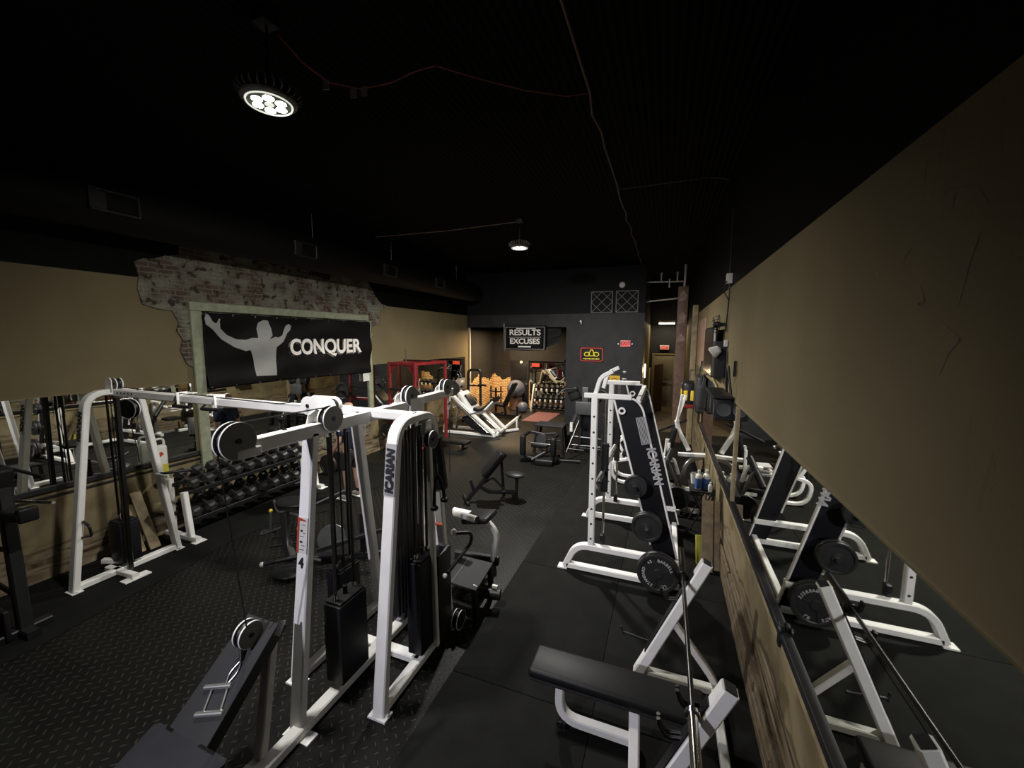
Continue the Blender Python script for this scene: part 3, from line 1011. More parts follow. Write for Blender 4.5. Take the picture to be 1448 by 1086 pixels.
# cross beam to the far tower
B('cross_beam', MB().rect([(-1.93, 2.80, 2.245), (-2.66, 2.80, 2.245)], 0.075, 0.075, Y_), 'white')
B('cross_beam', MB().rect([(-2.86, 2.78, 2.235), (-4.28, 2.78, 2.23)], 0.075, 0.085, Y_), 'white')
B('cross_beam', MB().rect([(-4.30, 2.78, 2.23), (-4.88, 2.78, 2.23)], 0.068, 0.078, Y_), 'white')
B('cross_beam', MB().rect([(-4.90, 2.78, 2.23), (-6.28, 2.78, 2.23)], 0.075, 0.085, Y_), 'white')
for x in (-4.29, -4.89):
    B('beam_flange', MB().box((x, 2.78, 2.235), (0.016, 0.11, 0.13), bev=0.003), 'white')

for x0, x1 in ((-4.36, -4.16), (-4.82, -5.02)):
    B('pull_up_handle', MB().tube([(x0 - 0.12, 2.72, 2.15), (x0 + 0.12, 2.74, 2.15)], 0.018).tube([(x0 - 0.14, 2.72, 2.15), (x0 - 0.10, 2.78, 2.22)], 0.010), 'black')
    B('pull_up_bracket', MB().box((x0 - 0.1, 2.86, 2.28), (0.20, 0.05, 0.012), rz=0.12), 'white')
ho = MB()
for k in range(5):
    ho.disc((-5.72 - 0.07 * k, 2.741, 2.235), Y_, 0.012, 0.004, 10, 0.001)
B('adjustment_hole', ho, 'ink')
# oval pulley bracket at the tower
ov = []
for k in range(24):
    a = 2 * math.pi * k / 24
    ov.append((0.11 * (1 if math.cos(a) > 0 else -1) + 0.085 * math.cos(a), 0.085 * math.sin(a)))
for y in (2.70, 2.79):
    B('pulley_bracket', MB().prism(ov, (-2.87, y, 2.285), X_, Z_, 0.012), 'white')
bo = MB()
for x in (-2.98, -2.76):
    bo.disc((x, 2.684, 2.285), Y_, 0.018, 0.012, 12, 0.002)
B('bolt', bo, 'black')
pulley((-2.98, 2.745, 2.285), 0.07, Y_, thick=0.05)
pulley((-2.76, 2.745, 2.285), 0.07, Y_, thick=0.05)
B('bracket_arm', MB().prism([(-0.10, 0.02), (0.10, 0.06), (0.12, -0.02), (0.08, -0.12), (0.0, -0.10), (-0.10, -0.06)], (-2.70, 2.69, 2.20), X_, Z_, 0.012), 'white')
# beam pulleys
pulley((-2.36, 1.60, 2.285), 0.112)
pulley((-2.34, 2.31, 2.29), 0.095)
pulley((-2.35, 3.33, 2.325), 0.098)
pulley((-2.35, 4.03, 2.335), 0.09)
B('pulley_mount', MB().box((-2.36, 1.66, 2.20), (0.075, 0.16, 0.06), bev=0.01), 'white')
gu = MB()
for y in (2.24, 3.26, 3.98):
    gu.prism([(-0.09, 0), (0.13, 0), (0.1, 0.06), (0.0, 0.09), (-0.07, 0.06)], (-2.41, y, 2.275), Y_, Z_, 0.008)
B('pulley_gusset', gu, 'white')
# far tower pulleys and adjustable column
pulley((-6.12, 2.80, 2.33), 0.07, Y_)
B('pulley_bracket', MB().prism([(-0.06, 0), (0.06, 0), (0.06, 0.12), (0.03, 0.15), (-0.03, 0.15), (-0.06, 0.12)], (-6.12, 2.73, 2.26), X_, Z_, 0.01), 'white')
pulley((-6.0, 2.84, 2.03), 0.115, (0.25, -1, 0), side='black')
B('adjust_column', MB().rect([(-5.98, 2.68, 0.06), (-5.98, 2.72, 2.18)], 0.05, 0.05, X_), 'darksteel')
B('base_rail', MB().rect([(-6.32, 2.62, 0.05), (-5.80, 2.64, 0.05)], 0.07, 0.06, Y_), 'white')
B('base_rail', MB().rect([(-6.15, 2.78, 0.10), (-6.42, 2.62, 0.12)], 0.06, 0.06, Z_), 'white')
B('foot_plate', MB().box((-5.84, 2.66, 0.01), (0.12, 0.26, 0.02)), 'white')
B('tower_handle', MB().tube(fillet([(-6.10, 2.36, 0.80), (-5.96, 2.35, 0.78), (-5.95, 2.36, 0.66), (-6.10, 2.34, 0.62)], 0.03), 0.014), 'black')
B('storage_peg', MB().tube([(-6.12, 3.10, 1.12), (-5.92, 3.13, 1.10)], 0.014), 'white')
B('storage_peg', MB().tube([(-6.08, 3.12, 1.12), (-5.94, 3.42, 1.10)], 0.018), 'black')


def stack(x, y, zt, w_, d, z0=0.14, rods=2.15, axis='y', lean=0.0):
    """weight stack in a black shroud, with guide rods, selector rod and cable"""
    h = MB().box((x, y, (z0 + zt) / 2), (w_, d, zt - z0), bev=0.006)
    st_ = B('weight_stack', h, 'panel')
    MB().box((x, y, zt + 0.012), (w_ * 0.9, d * 0.9, 0.02), bev=0.004).lathe([(0.018, 0), (0.018, 0.07), (0.0, 0.075)], (x, y, zt + 0.02), Z_, 10).build('top_plate', M['black'], st_)
    b_ = MB()
    for s in (-1, 1):
        p = (x, y + s * d * 0.34, zt + 0.02) if axis == 'y' else (x + s * w_ * 0.34, y, zt + 0.02)
        b_.lathe([(0.022, 0), (0.022, 0.03), (0.014, 0.045)], p, Z_, 10)
    b_.build('rod_collar', M['chrome'], st_)
    for s in (-1, 1):
        p = (x, y + s * d * 0.34) if axis == 'y' else (x + s * w_ * 0.34, y)
        B('guide_rod', MB().tube([(p[0], p[1], zt), (p[0], p[1] + lean, rods)], 0.013, 8), 'darksteel')
    B('cable', MB().tube([(x, y, zt + 0.05), (x, y, rods)], 0.005, 6), 'cable')
    return st_


stack(-2.36, 2.40, 0.80, 0.17, 0.30)
stack(-1.93, 2.86, 0.98, 0.14, 0.26, rods=2.18)
stack(-2.80, 2.84, 0.72, 0.16, 0.26, rods=2.18)
stack(-2.36, 3.22, 0.98, 0.17, 0.30)
stack(-6.20, 2.76, 0.62, 0.24, 0.20, z0=0.12, axis='x', rods=2.2)
B('weight_shroud', MB().box((-1.90, 3.10, 0.50), (0.13, 0.22, 0.86), bev=0.006), 'black')
B('shroud_panel', MB().prism([(2.46, 1.2), (2.62, 1.2), (2.66, 2.10), (2.53, 2.10)], (-1.965, 0, 0), Y_, Z_, 0.02), 'black')
# dark guard sheet behind the near leg
gp = MB()
for k in range(9):
    yk = 2.60 + 0.045 * k
    gp.box((-1.98, yk, 1.36), (0.012, 0.026, 1.56))
B('stack_guard', gp, 'darksteel')
# tricep station on the right A frame
B('foam_cover', MB().rect([(-1.90, 3.145, 1.52), (-1.90, 3.05, 2.02)], 0.14, 0.10, X_, 0.03), 'blackmatte')
pulley((-1.84, 2.90, 2.04), 0.075, X_, thick=0.05, side='black')
B('pulley_bracket', MB().box((-1.88, 2.90, 2.14), (0.05, 0.09, 0.12), bev=0.008), 'white')
B('cable', MB().tube([(-1.84, 2.96, 2.04), (-1.83, 2.97, 1.80)], 0.005, 6), 'cable')
B('adjust_column', MB().rect([(-1.84, 2.94, 0.10), (-1.86, 2.90, 1.98)], 0.045, 0.045, X_), 'white2')
B('adjust_lever', MB().tube(fillet([(-1.86, 3.30, 1.00), (-1.72, 3.42, 0.98), (-1.70, 3.38, 0.90), (-1.74, 2.98, 0.80)], 0.05), 0.017), 'black')
lk = MB().sphere((-1.745, 2.94, 0.795), 0.022, seg=12).sphere((-1.84, 3.28, 1.03), 0.03, seg=12)
B('lever_knob', lk, 'plasticw')
pulley((-1.80, 3.28, 0.13), 0.09, X_, side='black')
# red tape marks on the far leg
for z, y in ((1.16, 3.155), (0.92, 3.185)):
    B('red_mark', MB().box((-1.93, y - 0.018, z), (0.106, 0.035, 0.007), rx=0.1), 'reddecal')
# cables over the top
B('cable', MB().tube([(-2.36, 1.60, 2.39), (-2.36, 2.31, 2.375)], 0.005, 6), 'cable')
B('cable', MB().tube([(-2.76, 2.73, 2.36), (-3.4, 2.745, 2.27), (-6.0, 2.76, 2.30)], 0.005, 6), 'cable')
B('cable', MB().tube([(-2.98, 2.745, 2.22), (-2.40, 2.40, 2.30)], 0.006, 6), 'cable')
B('cable', MB().tube([(-2.36, 1.495, 2.25), (-2.47, 1.66, 1.02)], 0.005, 6), 'cable')
for y in (3.33, 4.03):
    B('cable', MB().tube([(-2.35, y + 0.08, 2.32), (-2.35, y + 0.08, 1.3)], 0.005, 6), 'cable')
B('cable', MB().tube([(-5.96, 2.80, 1.98), (-5.96, 2.86, 1.52)], 0.005, 6), 'cable')
B('chain', MB().tube([(-5.96, 2.86, 1.52), (-5.97, 2.87, 1.36)], 0.010, 6), 'steel')


# lettering and decals on the legs
def leg_text(x, y0, z, sl, s, col, size, bold=0.004, fit=None):
    """reads upward along the face of a near leg that leans by sl per metre of height"""
    up = V((0, sl, 1)).normalized()
    right = V((1, 0, 0))
    n = right.cross(up)
    o = V((x, y0 + sl * z, z)) - V((0, LD / 2 + 0.002, 0))
    return MB().text(s, o, up, -right, size, 0.003, bold, fit=fit, shear=0.12)


sl = 0.285 / 2.22


def leg_decal(x, y0, z, sl, w_, h):
    up = V((0, sl, 1)).normalized()
    o = V((x, y0 + sl * z, z)) - V((0, LD / 2 + 0.001, 0))
    return MB().prism([(-w_ / 2, -h / 2), (w_ / 2, -h / 2), (w_ / 2, h / 2), (-w_ / 2, h / 2)], o, X_, up, 0.001)


B('nameplate', leg_decal(-1.93, 2.257, 1.89, sl, 0.098, 0.40), 'silverdecal')
B('lettering', leg_text(-1.93, 2.254, 1.885, sl, 'ICARIAN', None, 0.105, fit=(0.345, 0.080), bold=0.0075), 'ink')
B('lettering', leg_text(-6.15, 2.232, 1.88, sl, 'ICARIAN', None, 0.10, fit=(0.34, 0.075), bold=0.0075), 'ink')
s2 = 0.25 / 2.15
B('instruction_label', leg_decal(-2.40, 1.922, 1.47, s2, 0.092, 0.26), 'label')
B('label_stripe', MB().prism([(-0.046, -0.13), (-0.030, -0.13), (-0.030, 0.105), (0.03, 0.105), (0.03, 0.115), (-0.046, 0.13)], V((-2.40, 1.919 + s2 * 1.47, 1.47)) - V((0, LD / 2 + 0.002, 0)), X_, V((0, s2, 1)).normalized(), 0.001), 'reddecal')
tx = MB()
for k, (dx, dz, w_, h) in enumerate(((0.012, 0.08, 0.03, 0.004), (-0.005, 0.035, 0.016, 0.016), (0.02, 0.02, 0.022, 0.003), (0.0, -0.005, 0.03, 0.003), (-0.006, -0.045, 0.02, 0.014), (0.012, -0.07, 0.03, 0.003), (0.0, -0.1, 0.04, 0.005))):
    o = V((-2.40 + dx, 1.918 + s2 * (1.47 + dz), 1.47 + dz)) - V((0, LD / 2 + 0.002, 0))
    tx.prism([(-w_ / 2, -h / 2), (w_ / 2, -h / 2), (w_ / 2, h / 2), (-w_ / 2, h / 2)], o, X_, V((0, s2, 1)).normalized(), 0.001)
B('label_print', tx, 'ink')
B('lettering', MB().text('4', V((-2.40, 1.92 + s2 * 1.27, 1.27)) - V((0, LD / 2 + 0.002, 0)), X_, V((0, s2, 1)).normalized(), 0.105, 0.003, 0.003, 0.8), 'ink')
B('lettering', MB().text('a', V((-1.876, 3.245, 0.62)), Y_, Z_, 0.10, 0.003, 0.003), 'ink')

# low row / pulldown seat at the near end
rp = lambda nm, mb, m: B(nm, mb, m)
B('row_board', MB().prism([(-0.17, 0), (0.17, 0), (0.15, 0.70), (-0.13, 0.70)], (-2.56, 1.31, 0.47), X_, V((0, 0.52, 0.43)).normalized(), 0.035), 'board')
B('row_board_edge', MB().rect([(-2.395, 1.31, 0.46), (-2.405, 1.86, 0.92)], 0.02, 0.09, X_), 'board')
B('row_post', MB().rect([(-2.44, 1.66, 0.03), (-2.44, 1.80, 0.84)], 0.075, 0.06, X_), 'white2')
B('row_clamp', MB().box((-2.37, 1.55, 0.06), (0.14, 0.05, 0.13), bev=0.006).box((-2.42, 1.62, 0.05), (0.10, 0.16, 0.06)), 'white')
pulley((-2.52, 1.70, 0.93), 0.085, X_)
B('row_cap', MB().box((-2.40, 1.83, 0.905), (0.012, 0.06, 0.10), rx=-0.6), 'chrome')
B('seat_pad', MB().prism([(-2.84, 1.30), (-2.82, 1.325), (-2.22, 1.325), (-2.20, 1.30), (-2.26, 0.72), (-2.62, 0.72)], (0, 0, 0.455), X_, Y_, 0.07), 'navy')
for x in (-2.71, -2.41, -2.34):
    B('seat_trim', MB().box((x, 1.316, 0.526), (0.06, 0.014, 0.012)), 'chrome')
B('seat_post', MB().rect([(-2.5, 1.0, 0.02), (-2.5, 1.0, 0.46)], 0.08, 0.08, X_).box((-2.5, 1.0, 0.015), (0.30, 0.30, 0.03)), 'white2')

# double handle lying on the row board
vh = thing('row_handle', 'chrome double grip row handle lying on the dark board near the camera', 'handle', (-2.6, 1.5, 0.72))
bo = V((-2.525, 1.465, 0.655))
e1 = V((1, 0.26, 0.2)).normalized()
e2 = V((0, 0.77, 0.635))
for k, s in enumerate((-1, 1)):
    c = bo + e2 * (s * 0.072) + e1 * (-s * 0.03)
    MB().tube([c - e1 * 0.095, c + e1 * 0.095], 0.017).build('grip', M['brushed'], vh)
c0, c1 = bo + e2 * 0.072 - e1 * 0.03, bo - e2 * 0.072 + e1 * 0.03
for p, q in ((c0 + e1 * 0.07, c1 + e1 * 0.07), (c0 - e1 * 0.04, c1 - e1 * 0.05)):
    MB().tube([p, q], 0.006, 8).build('side_rod', M['brushed'], vh)
top = c0 + e1 * 0.05
MB().tube(fillet([top, top + e2 * 0.07 - e1 * 0.03, top + e2 * 0.15 + e1 * 0.0, top + e2 * 0.07 + e1 * 0.03, top], 0.03), 0.005, 6).build('snap_hook', M['steel'], vh)
MB().tube([top + e2 * 0.14, V((-2.54, 1.66, 0.86))], 0.012, 8).build('cable_end', M['cable'], vh)

# rope hanging from the tricep pulley
rt = thing('rope_attachment', 'black tricep rope with knobbed ends hanging beside the ICARIAN leg', 'rope', (-1.80, 2.97, 1.40))
MB().tube([(-1.83, 2.97, 1.80), (-1.82, 2.97, 1.70)], 0.008, 8).build('snap_hook', M['steel'], rt)
for nm, pts in (('a', [(-1.82, 2.97, 1.70), (-1.815, 3.0, 1.66), (-1.80, 3.03, 1.56), (-1.80, 3.045, 1.45)]), ('b', [(-1.82, 2.97, 1.70), (-1.83, 2.95, 1.66), (-1.83, 2.925, 1.56), (-1.825, 2.915, 1.42)])):
    rr = MB().tube(fillet(pts, 0.05), 0.016, 10).build('rope', M['shorts'], rt)
    MB().sphere(pts[-1], 0.036, (1, 1, 0.65), 14).build('rope_knob', M['black'], rr)

# chalky jug hanging by the far tower and planks leaning on the wall
jg = thing('bottle', 'white jug with yellow label hanging on the wall beside the far tower', 'bottle', (-6.62, 3.42, 0.92))
MB().box((-6.62, 3.42, 1.14), (0.12, 0.15, 0.46), bev=0.03).build('jug_body', M['plasticw'], jg)
MB().tube(fillet([(-6.62, 3.36, 1.36), (-6.62, 3.36, 1.46), (-6.62, 3.48, 1.46), (-6.62, 3.48, 1.36)], 0.05), 0.016).build('jug_handle', M['plasticw'], jg)
MB().box((-6.557, 3.42, 1.03), (0.004, 0.12, 0.14)).build('yellow_label', M['olive'], jg)
MB().box((-6.557, 3.40, 1.25), (0.004, 0.06, 0.05), rx=0.6).build('red_mark', M['reddecal'], jg)
pl = MB().prism([(-0.06, 0), (0.06, 0), (0.06, 0.82), (-0.06, 0.82)], (-6.42, 3.16, 0.012), Y_, V((-0.36, 0.0, 0.74)).normalized(), 0.03).build('wood_plank', M['plank'])
tag(pl, 'pale plank leaning on the left wall behind the far tower, front one', 'plank', 'planks by the far tower')
pl = MB().prism([(-0.05, 0), (0.05, 0), (0.05, 0.66), (-0.05, 0.66)], (-6.46, 3.02, 0.012), Y_, V((-0.30, 0.03, 0.6)).normalized(), 0.03).build('wood_plank', M['plank'])
tag(pl, 'shorter pale plank leaning on the left wall behind the far tower', 'plank', 'planks by the far tower')
# ================================================================== smith machine with plate storage
sm = thing('smith_machine', 'white smith machine with black ICARIAN side panels and plate pegs', 'gym machine', (-0.45, 5.55, 0))
B = lambda name, mb, m, par=None: mb.build(name, M[m], par or sm)
panel = [(-0.53, 2.19), (-0.34, 2.19), (-0.27, 2.17), (-0.225, 2.10), (0.285, 0.10), (0.285, 0.04), (0.10, 0.04), (-0.06, 0.52)]
for y, s in ((4.77, -1), (6.35, 1)):
    B('side_panel', MB().prism(panel, (0, y + 0.015, 0), X_, Z_, 0.03), 'panel')
    B('top_rail', MB().rect([(-0.88, y, 2.215), (-0.34, y, 2.215)], 0.065, 0.06, Y_), 'white')
    B('panel_edge', MB().rect(fillet([(-0.42, y, 2.205), (-0.30, y, 2.205), (-0.215, y, 2.11), (0.298, y, 0.10)], 0.10, 6), 0.05, 0.020, Y_), 'white')
    B('panel_edge', MB().rect([(-0.535, y, 2.19), (-0.065, y, 0.50)], 0.04, 0.022, Y_), 'white')
    B('upright', MB().rect([(-0.755, y, 0.30), (-0.755, y, 2.19)], 0.07, 0.075, Y_), 'white')
    h = MB()
    for k in range(9):
        h.disc((-0.755, y - 0.036, 0.45 + 0.19 * k), Y_, 0.013, 0.004, 12, 0.001)
    B('adjustment_hole', h, 'ink')
    B('base_loop', MB().rect(fillet([(-1.07, y, 0.03), (-0.94, y, 0.33), (0.25, y, 0.33)], 0.16, 7), 0.085, 0.075, Y_), 'white')
    B('base_rail', MB().rect([(-1.05, y, 0.045), (0.27, y, 0.045)], 0.085, 0.07, Y_), 'white')
    B('foot_plate', MB().box((-1.10, y, 0.008), (0.12, 0.11, 0.016)), 'white')
    B('guide_rod', MB().tube([(-0.63 if y < 5 else -0.62, y + (0.10 if y < 5 else -0.1), 0.36), (-0.63, y + (0.10 if y < 5 else -0.1), 2.18)], 0.016), 'chrome')
    B('rod_stop', MB().box((-0.63, y + (0.06 if y < 5 else -0.1), 0.42), (0.055, 0.075, 0.13), bev=0.01), 'black')
    B('peg_eyelet', MB().lathe([(0.022, 0), (0.042, 0), (0.042, 0.02), (0.022, 0.02), (0.022, 0)], (-0.44, y - 0.04, 2.06), Y_, 18), 'white')
    for x, z in ((-0.25, 1.23), (-0.11, 0.78), (0.03, 0.28)):
        B('plate_peg', MB().tube([(x, y, z), (x, y + s * 0.24, z)], 0.022, 12), 'chrome')
B('cross_rail', MB().rect([(-0.27, 4.77, 2.16), (-0.27, 6.35, 2.16)], 0.06, 0.06, X_), 'white')
B('cross_rail', MB().rect([(0.24, 4.80, 0.10), (0.24, 6.32, 0.10)], 0.07, 0.07, X_), 'white')
B('smith_bar', MB().tube([(-0.63, 4.45, 1.28), (-0.63, 6.65, 1.28)], 0.016), 'chrome')
for y in (4.88, 6.24):
    B('bar_carriage', MB().rect([(-0.63, y, 1.02), (-0.63, y, 1.62)], 0.075, 0.08, Y_), 'black')
    B('bar_hook', MB().tube(fillet([(-0.66, y - 0.05, 1.28), (-0.70, y - 0.05, 1.20), (-0.74, y - 0.05, 1.12), (-0.70, y - 0.05, 1.06)], 0.03), 0.012), 'white')
for y in (4.80, 5.45):
    B('chin_up_horn', MB().rect(fillet([(-0.755, y, 2.23), (-0.70, y, 2.44), (-0.56, y, 2.51)], 0.07), 0.05, 0.05, Y_), 'white')
# stripes and the name on the near panel, reading down its right edge
down = V((0.255, 0, -1.0)).normalized()
rgt = V((1.0, 0, 0.255)).normalized()
st_ = MB()
for k in range(7):
    o = V((-0.285 + 0.016 * k, 4.738, 1.99 + 0.004 * k))
    st_.prism([(0, 0), (0.0, 0.32), (0.010, 0.32), (0.010, 0)], o, rgt, down, 0.002)
B('panel_stripes', st_, 'silverdecal')
B('lettering', MB().text('ICARIAN', (-0.052, 4.737, 1.445), down, rgt, 0.125, 0.003, 0.005, fit=(0.44, 0.105), shear=0.1), 'silverdecal')


# ------------------------------------------------------------------ plates on the pegs
def plate(name, x, y, z, r, t, label, group, rot=0.0, letters=None):
    p = thing(name, label, 'weight plate', (x, y, z - r), group=group)
    MB().lathe([(0.026, -t * 0.5), (0.05, -t * 0.5), (0.055, -t * 0.30), (r * 0.80, -t * 0.22), (r * 0.84, -t * 0.5), (r - 0.004, -t * 0.5), (r, -t * 0.38), (r, t * 0.38), (r - 0.004, t * 0.5), (r * 0.84, t * 0.5), (r * 0.80, t * 0.22), (0.055, t * 0.3), (0.05, t * 0.5), (0.026, t * 0.5)], (x, y, z), Y_, 40).build('disc', M['iron'], p)
    if letters:
        for k in range(3):
            a = rot + k * 2 * math.pi / 3
            c, s = math.cos(a), math.sin(a)
            MB().box((x + c * r * 0.45, y - t * 0.3, z + s * r * 0.45), (r * 0.72, 0.008, 0.016), ry=-a).build('rib', M['iron'], p)
        for word, a0 in letters:
            for i, ch in enumerate(word):
                a = a0 - (i - (len(word) - 1) / 2) * 0.20
                c, s = math.cos(a), math.sin(a)
                MB().text(ch, (x + c * r * 0.68, y - t * 0.30 - 0.003, z + s * r * 0.68), (s, 0, -c), (c, 0, s), r * 0.20, 0.003, 0.001).build('raised_letter', M['silverdecal'], p)
    return p


grp = 'plates on the smith machine pegs'
plate('weight_plate', 0.03, 4.55, 0.28, 0.225, 0.045, 'big black plate lettered BARBELL, outermost on the lowest smith machine peg', grp, 0.35, [('BARBELL', 0.95), ('STANDARD', 3.6), ('45', 2.2), ('LB', 5.2)])
plate('weight_plate', 0.03, 4.61, 0.28, 0.225, 0.045, 'big black plate behind the lettered one on the lowest peg', grp)
plate('weight_plate', -0.11, 4.58, 0.78, 0.165, 0.04, 'medium black plate, outer one on the middle smith machine peg', grp)
plate('weight_plate', -0.11, 4.635, 0.78, 0.165, 0.04, 'medium black plate, inner one on the middle smith machine peg', grp)
plate('weight_plate', -0.25, 4.60, 1.23, 0.125, 0.035, 'small black plate, outer one on the top smith machine peg', grp)
plate('weight_plate', -0.25, 4.645, 1.23, 0.12, 0.035, 'small black plate, inner one on the top smith machine peg', grp)
plate('weight_plate', 0.03, 6.55, 0.28, 0.225, 0.045, 'big black plate on the far side of the smith machine', grp)

# ================================================================== flat bench with rack uprights
fb = thing('bench_press', 'white framed flat bench with black pad and two leaning uprights by the right wall', 'bench', (-0.1, 2.72, 0))
B = lambda name, mb, m, par=None: mb.build(name, M[m], par or fb)
pd = MB().box((-0.245, 2.695, 0.455), (1.19, 0.275, 0.075), bev=0.028)
B('bench_pad', pd, 'vinyl')
B('pad_board', MB().box((-0.245, 2.695, 0.408), (1.16, 0.26, 0.02), bev=0.004), 'blackmatte')
B('bench_spine', MB().rect([(-0.62, 2.695, 0.375), (0.34, 2.695, 0.375)], 0.07, 0.05, Y_), 'white2')
B('front_loop', MB().rect(fillet([(-0.62, 2.695, 0.38), (-0.63, 2.695, 0.06), (-0.05, 2.695, 0.06)], 0.16, 7), 0.075, 0.06, Y_), 'white')
B('center_post', MB().rect([(-0.09, 2.66, 0.39), (-0.07, 2.50, 0.02)], 0.08, 0.07, Y_), 'white')
for y in (2.64, 2.75):
    B('caster', MB().disc((-0.60, y, 0.045), Y_, 0.035, 0.025, 16).lathe([(0.008, -0.03), (0.008, 0.03)], (-0.60, y, 0.045), Y_, 8), 'black')
lean = V((0.485, 0, 1.12)).normalized()
for y, s in ((2.14, -1), (3.38, 1)):
    B('upright', MB().rect([(-0.10, y, 0.02), (0.385, y, 1.12)], 0.085, 0.085, Y_), 'white')
    B('end_cap', MB().prism([(-0.03, -0.034), (0.03, -0.034), (0.03, 0.034), (-0.03, 0.034)], (0.386, y, 1.122), V((1.12, 0, -0.485)).normalized(), Y_, 0.008), 'black')
    B('wear_strip', MB().prism([(0.10, -0.034), (0.10, 0.034), (0.95, 0.034), (0.95, -0.034)], (-0.088, y, 0.150), lean, Y_, 0.006), 'black')
    B('floor_rail', MB().rect([(-0.12, y, 0.045), (0.52, y, 0.045)], 0.07, 0.06, Y_), 'white2')
    B('brace', MB().rect(fillet([(0.16, y, 0.56), (0.47, y, 0.16), (0.52, y, 0.05)], 0.08), 0.065, 0.05, Y_), 'white2')
    for z, on in ((0.98, 1), (0.78, 1)):
        x = -0.10 + 0.485 * z / 1.12
        hk = MB().tube(fillet([(x - 0.03, y, z - 0.02), (x - 0.14, y, z - 0.045), (x - 0.175, y, z + 0.0), (x - 0.185, y, z + 0.05)], 0.03), 0.011)
        hk.tube(fillet([(x - 0.03, y + 0.03, z - 0.02), (x - 0.14, y + 0.03, z - 0.045), (x - 0.175, y + 0.03, z + 0.0), (x - 0.185, y + 0.03, z + 0.05)], 0.03), 0.011)
        B('bar_hook', hk, 'darksteel')
B('rear_rail', MB().rect([(0.50, 2.14, 0.045), (0.50, 3.38, 0.045)], 0.06, 0.06, X_), 'white2')
B('pin', MB().tube([(0.32, 2.09, 0.62), (0.40, 2.02, 0.60)], 0.008).sphere((0.40, 2.02, 0.60), 0.014, seg=10), 'steel')

bb = thing('barbell', 'empty dark barbell racked across the flat bench uprights', 'barbell', (0.213, 2.72, 0.95))
B = lambda name, mb, m: mb.build(name, M[m], bb)
B('bar_shaft', MB().tube([(0.213, 2.06, 0.985), (0.213, 3.38, 0.985)], 0.0145, 12), 'darksteel')
for s in (-1, 1):
    y0 = 2.72 + s * 0.655
    B('sleeve', MB().tube([(0.213, y0, 0.985), (0.213, y0 + s * 0.43, 0.985)], 0.0255, 16), 'chrome' if s < 0 else 'darksteel')
    B('collar', MB().disc((0.213, y0, 0.985), Y_, 0.037, 0.03, 18), 'chrome' if s < 0 else 'darksteel')
tag(MB().tube(fillet([(-0.29, 3.86, 0.06), (-0.275, 3.85, 0.015), (0.02, 3.80, 0.02)], 0.02), 0.010, 8).build('hooked_rod', M['black']), 'thin black rod with bent end lying on the mat past the flat bench', 'rod')
# ================================================================== things by the right wall
t = thing('side_table', 'small black folding table with bottles by the right wall', 'table', (0.62, 6.55, 0))
MB().box((0.60, 6.62, 0.64), (0.34, 0.52, 0.025), bev=0.008).build('table_top', M['black'], t)
for y in (6.42, 6.82):
    for a, b in ((0.46, 0.74), (0.74, 0.46)):
        MB().tube([(a, y, 0.02), (b, y, 0.63)], 0.011, 8).build('leg', M['black'], t)
MB().tube([(0.60, 6.42, 0.33), (0.60, 6.82, 0.33)], 0.008, 8).build('stretcher', M['black'], t)


def bottle(x, y, z, r, h, label, m1='plasticw', m2='blue', band=(0.05, 0.6), cat='bottle'):
    t = thing('spray_bottle', label, cat, (x, y, z), group='bottles on the side table')
    MB().lathe([(0, 0), (r * 0.94, 0), (r, 0.01), (r, h * 0.68), (r * 0.8, h * 0.80), (r * 0.35, h * 0.86), (r * 0.35, h), (0, h)], (x, y, z), Z_, 20).build('bottle_body', M[m1], t)
    MB().lathe([(r + 0.001, h * band[0]), (r + 0.002, h * band[1])], (x, y, z), Z_, 20).build('bottle_label', M[m2], t)
    MB().disc((x, y, z + h), Z_, r * 0.42, 0.03, 14).build('bottle_cap', M['plasticw'], t)


bottle(0.555, 6.50, 0.655, 0.048, 0.27, 'pale blue labelled bottle, left one standing on the side table')
bottle(0.665, 6.52, 0.655, 0.055, 0.28, 'dark blue labelled bottle, right one standing on the side table')
bottle(0.71, 6.42, 0.655, 0.03, 0.13, 'small clear bottle at the right edge of the side table', 'plasticw', 'label')
t = thing('paper_cup', 'white cup on the left side of the side table', 'cup', (0.50, 6.72, 0.655))
MB().lathe([(0, 0), (0.035, 0), (0.048, 0.15), (0.044, 0.15), (0.032, 0.01), (0, 0.01)], (0.50, 6.72, 0.655), Z_, 20).build('cup_body', M['plasticw'], t)
t = thing('storage_bin', 'grey bin at the back of the side table', 'bin', (0.56, 6.82, 0.655))
MB().box((0.57, 6.80, 0.73), (0.20, 0.14, 0.14), bev=0.02).build('bin_body', M['graypad'], t)

for k, (x, y, w_, h, lab) in enumerate(((0.60, 5.30, 0.13, 0.86, 'left pale board of the two leaning together on the right wall'), (0.70, 5.36, 0.10, 0.84, 'right pale board of the two leaning together on the right wall'))):
    o = MB().prism([(-w_ / 2, 0), (w_ / 2, 0), (w_ / 2, h), (-w_ / 2, h)], (x, y, 0.014), X_, V((0.0, 0.35, 0.8)).normalized(), 0.04).build('wood_board', M['plank'])
    tag(o, lab, 'board', 'pale boards by the right wall')
MB_ = MB().box((0.56, 5.47, 0.20), (0.16, 0.05, 0.36), rz=0.2, rx=-0.25, bev=0.006)
tag(MB_.build('floor_sign', M['olive']), 'dull yellow plastic floor sign behind the pale boards', 'sign')

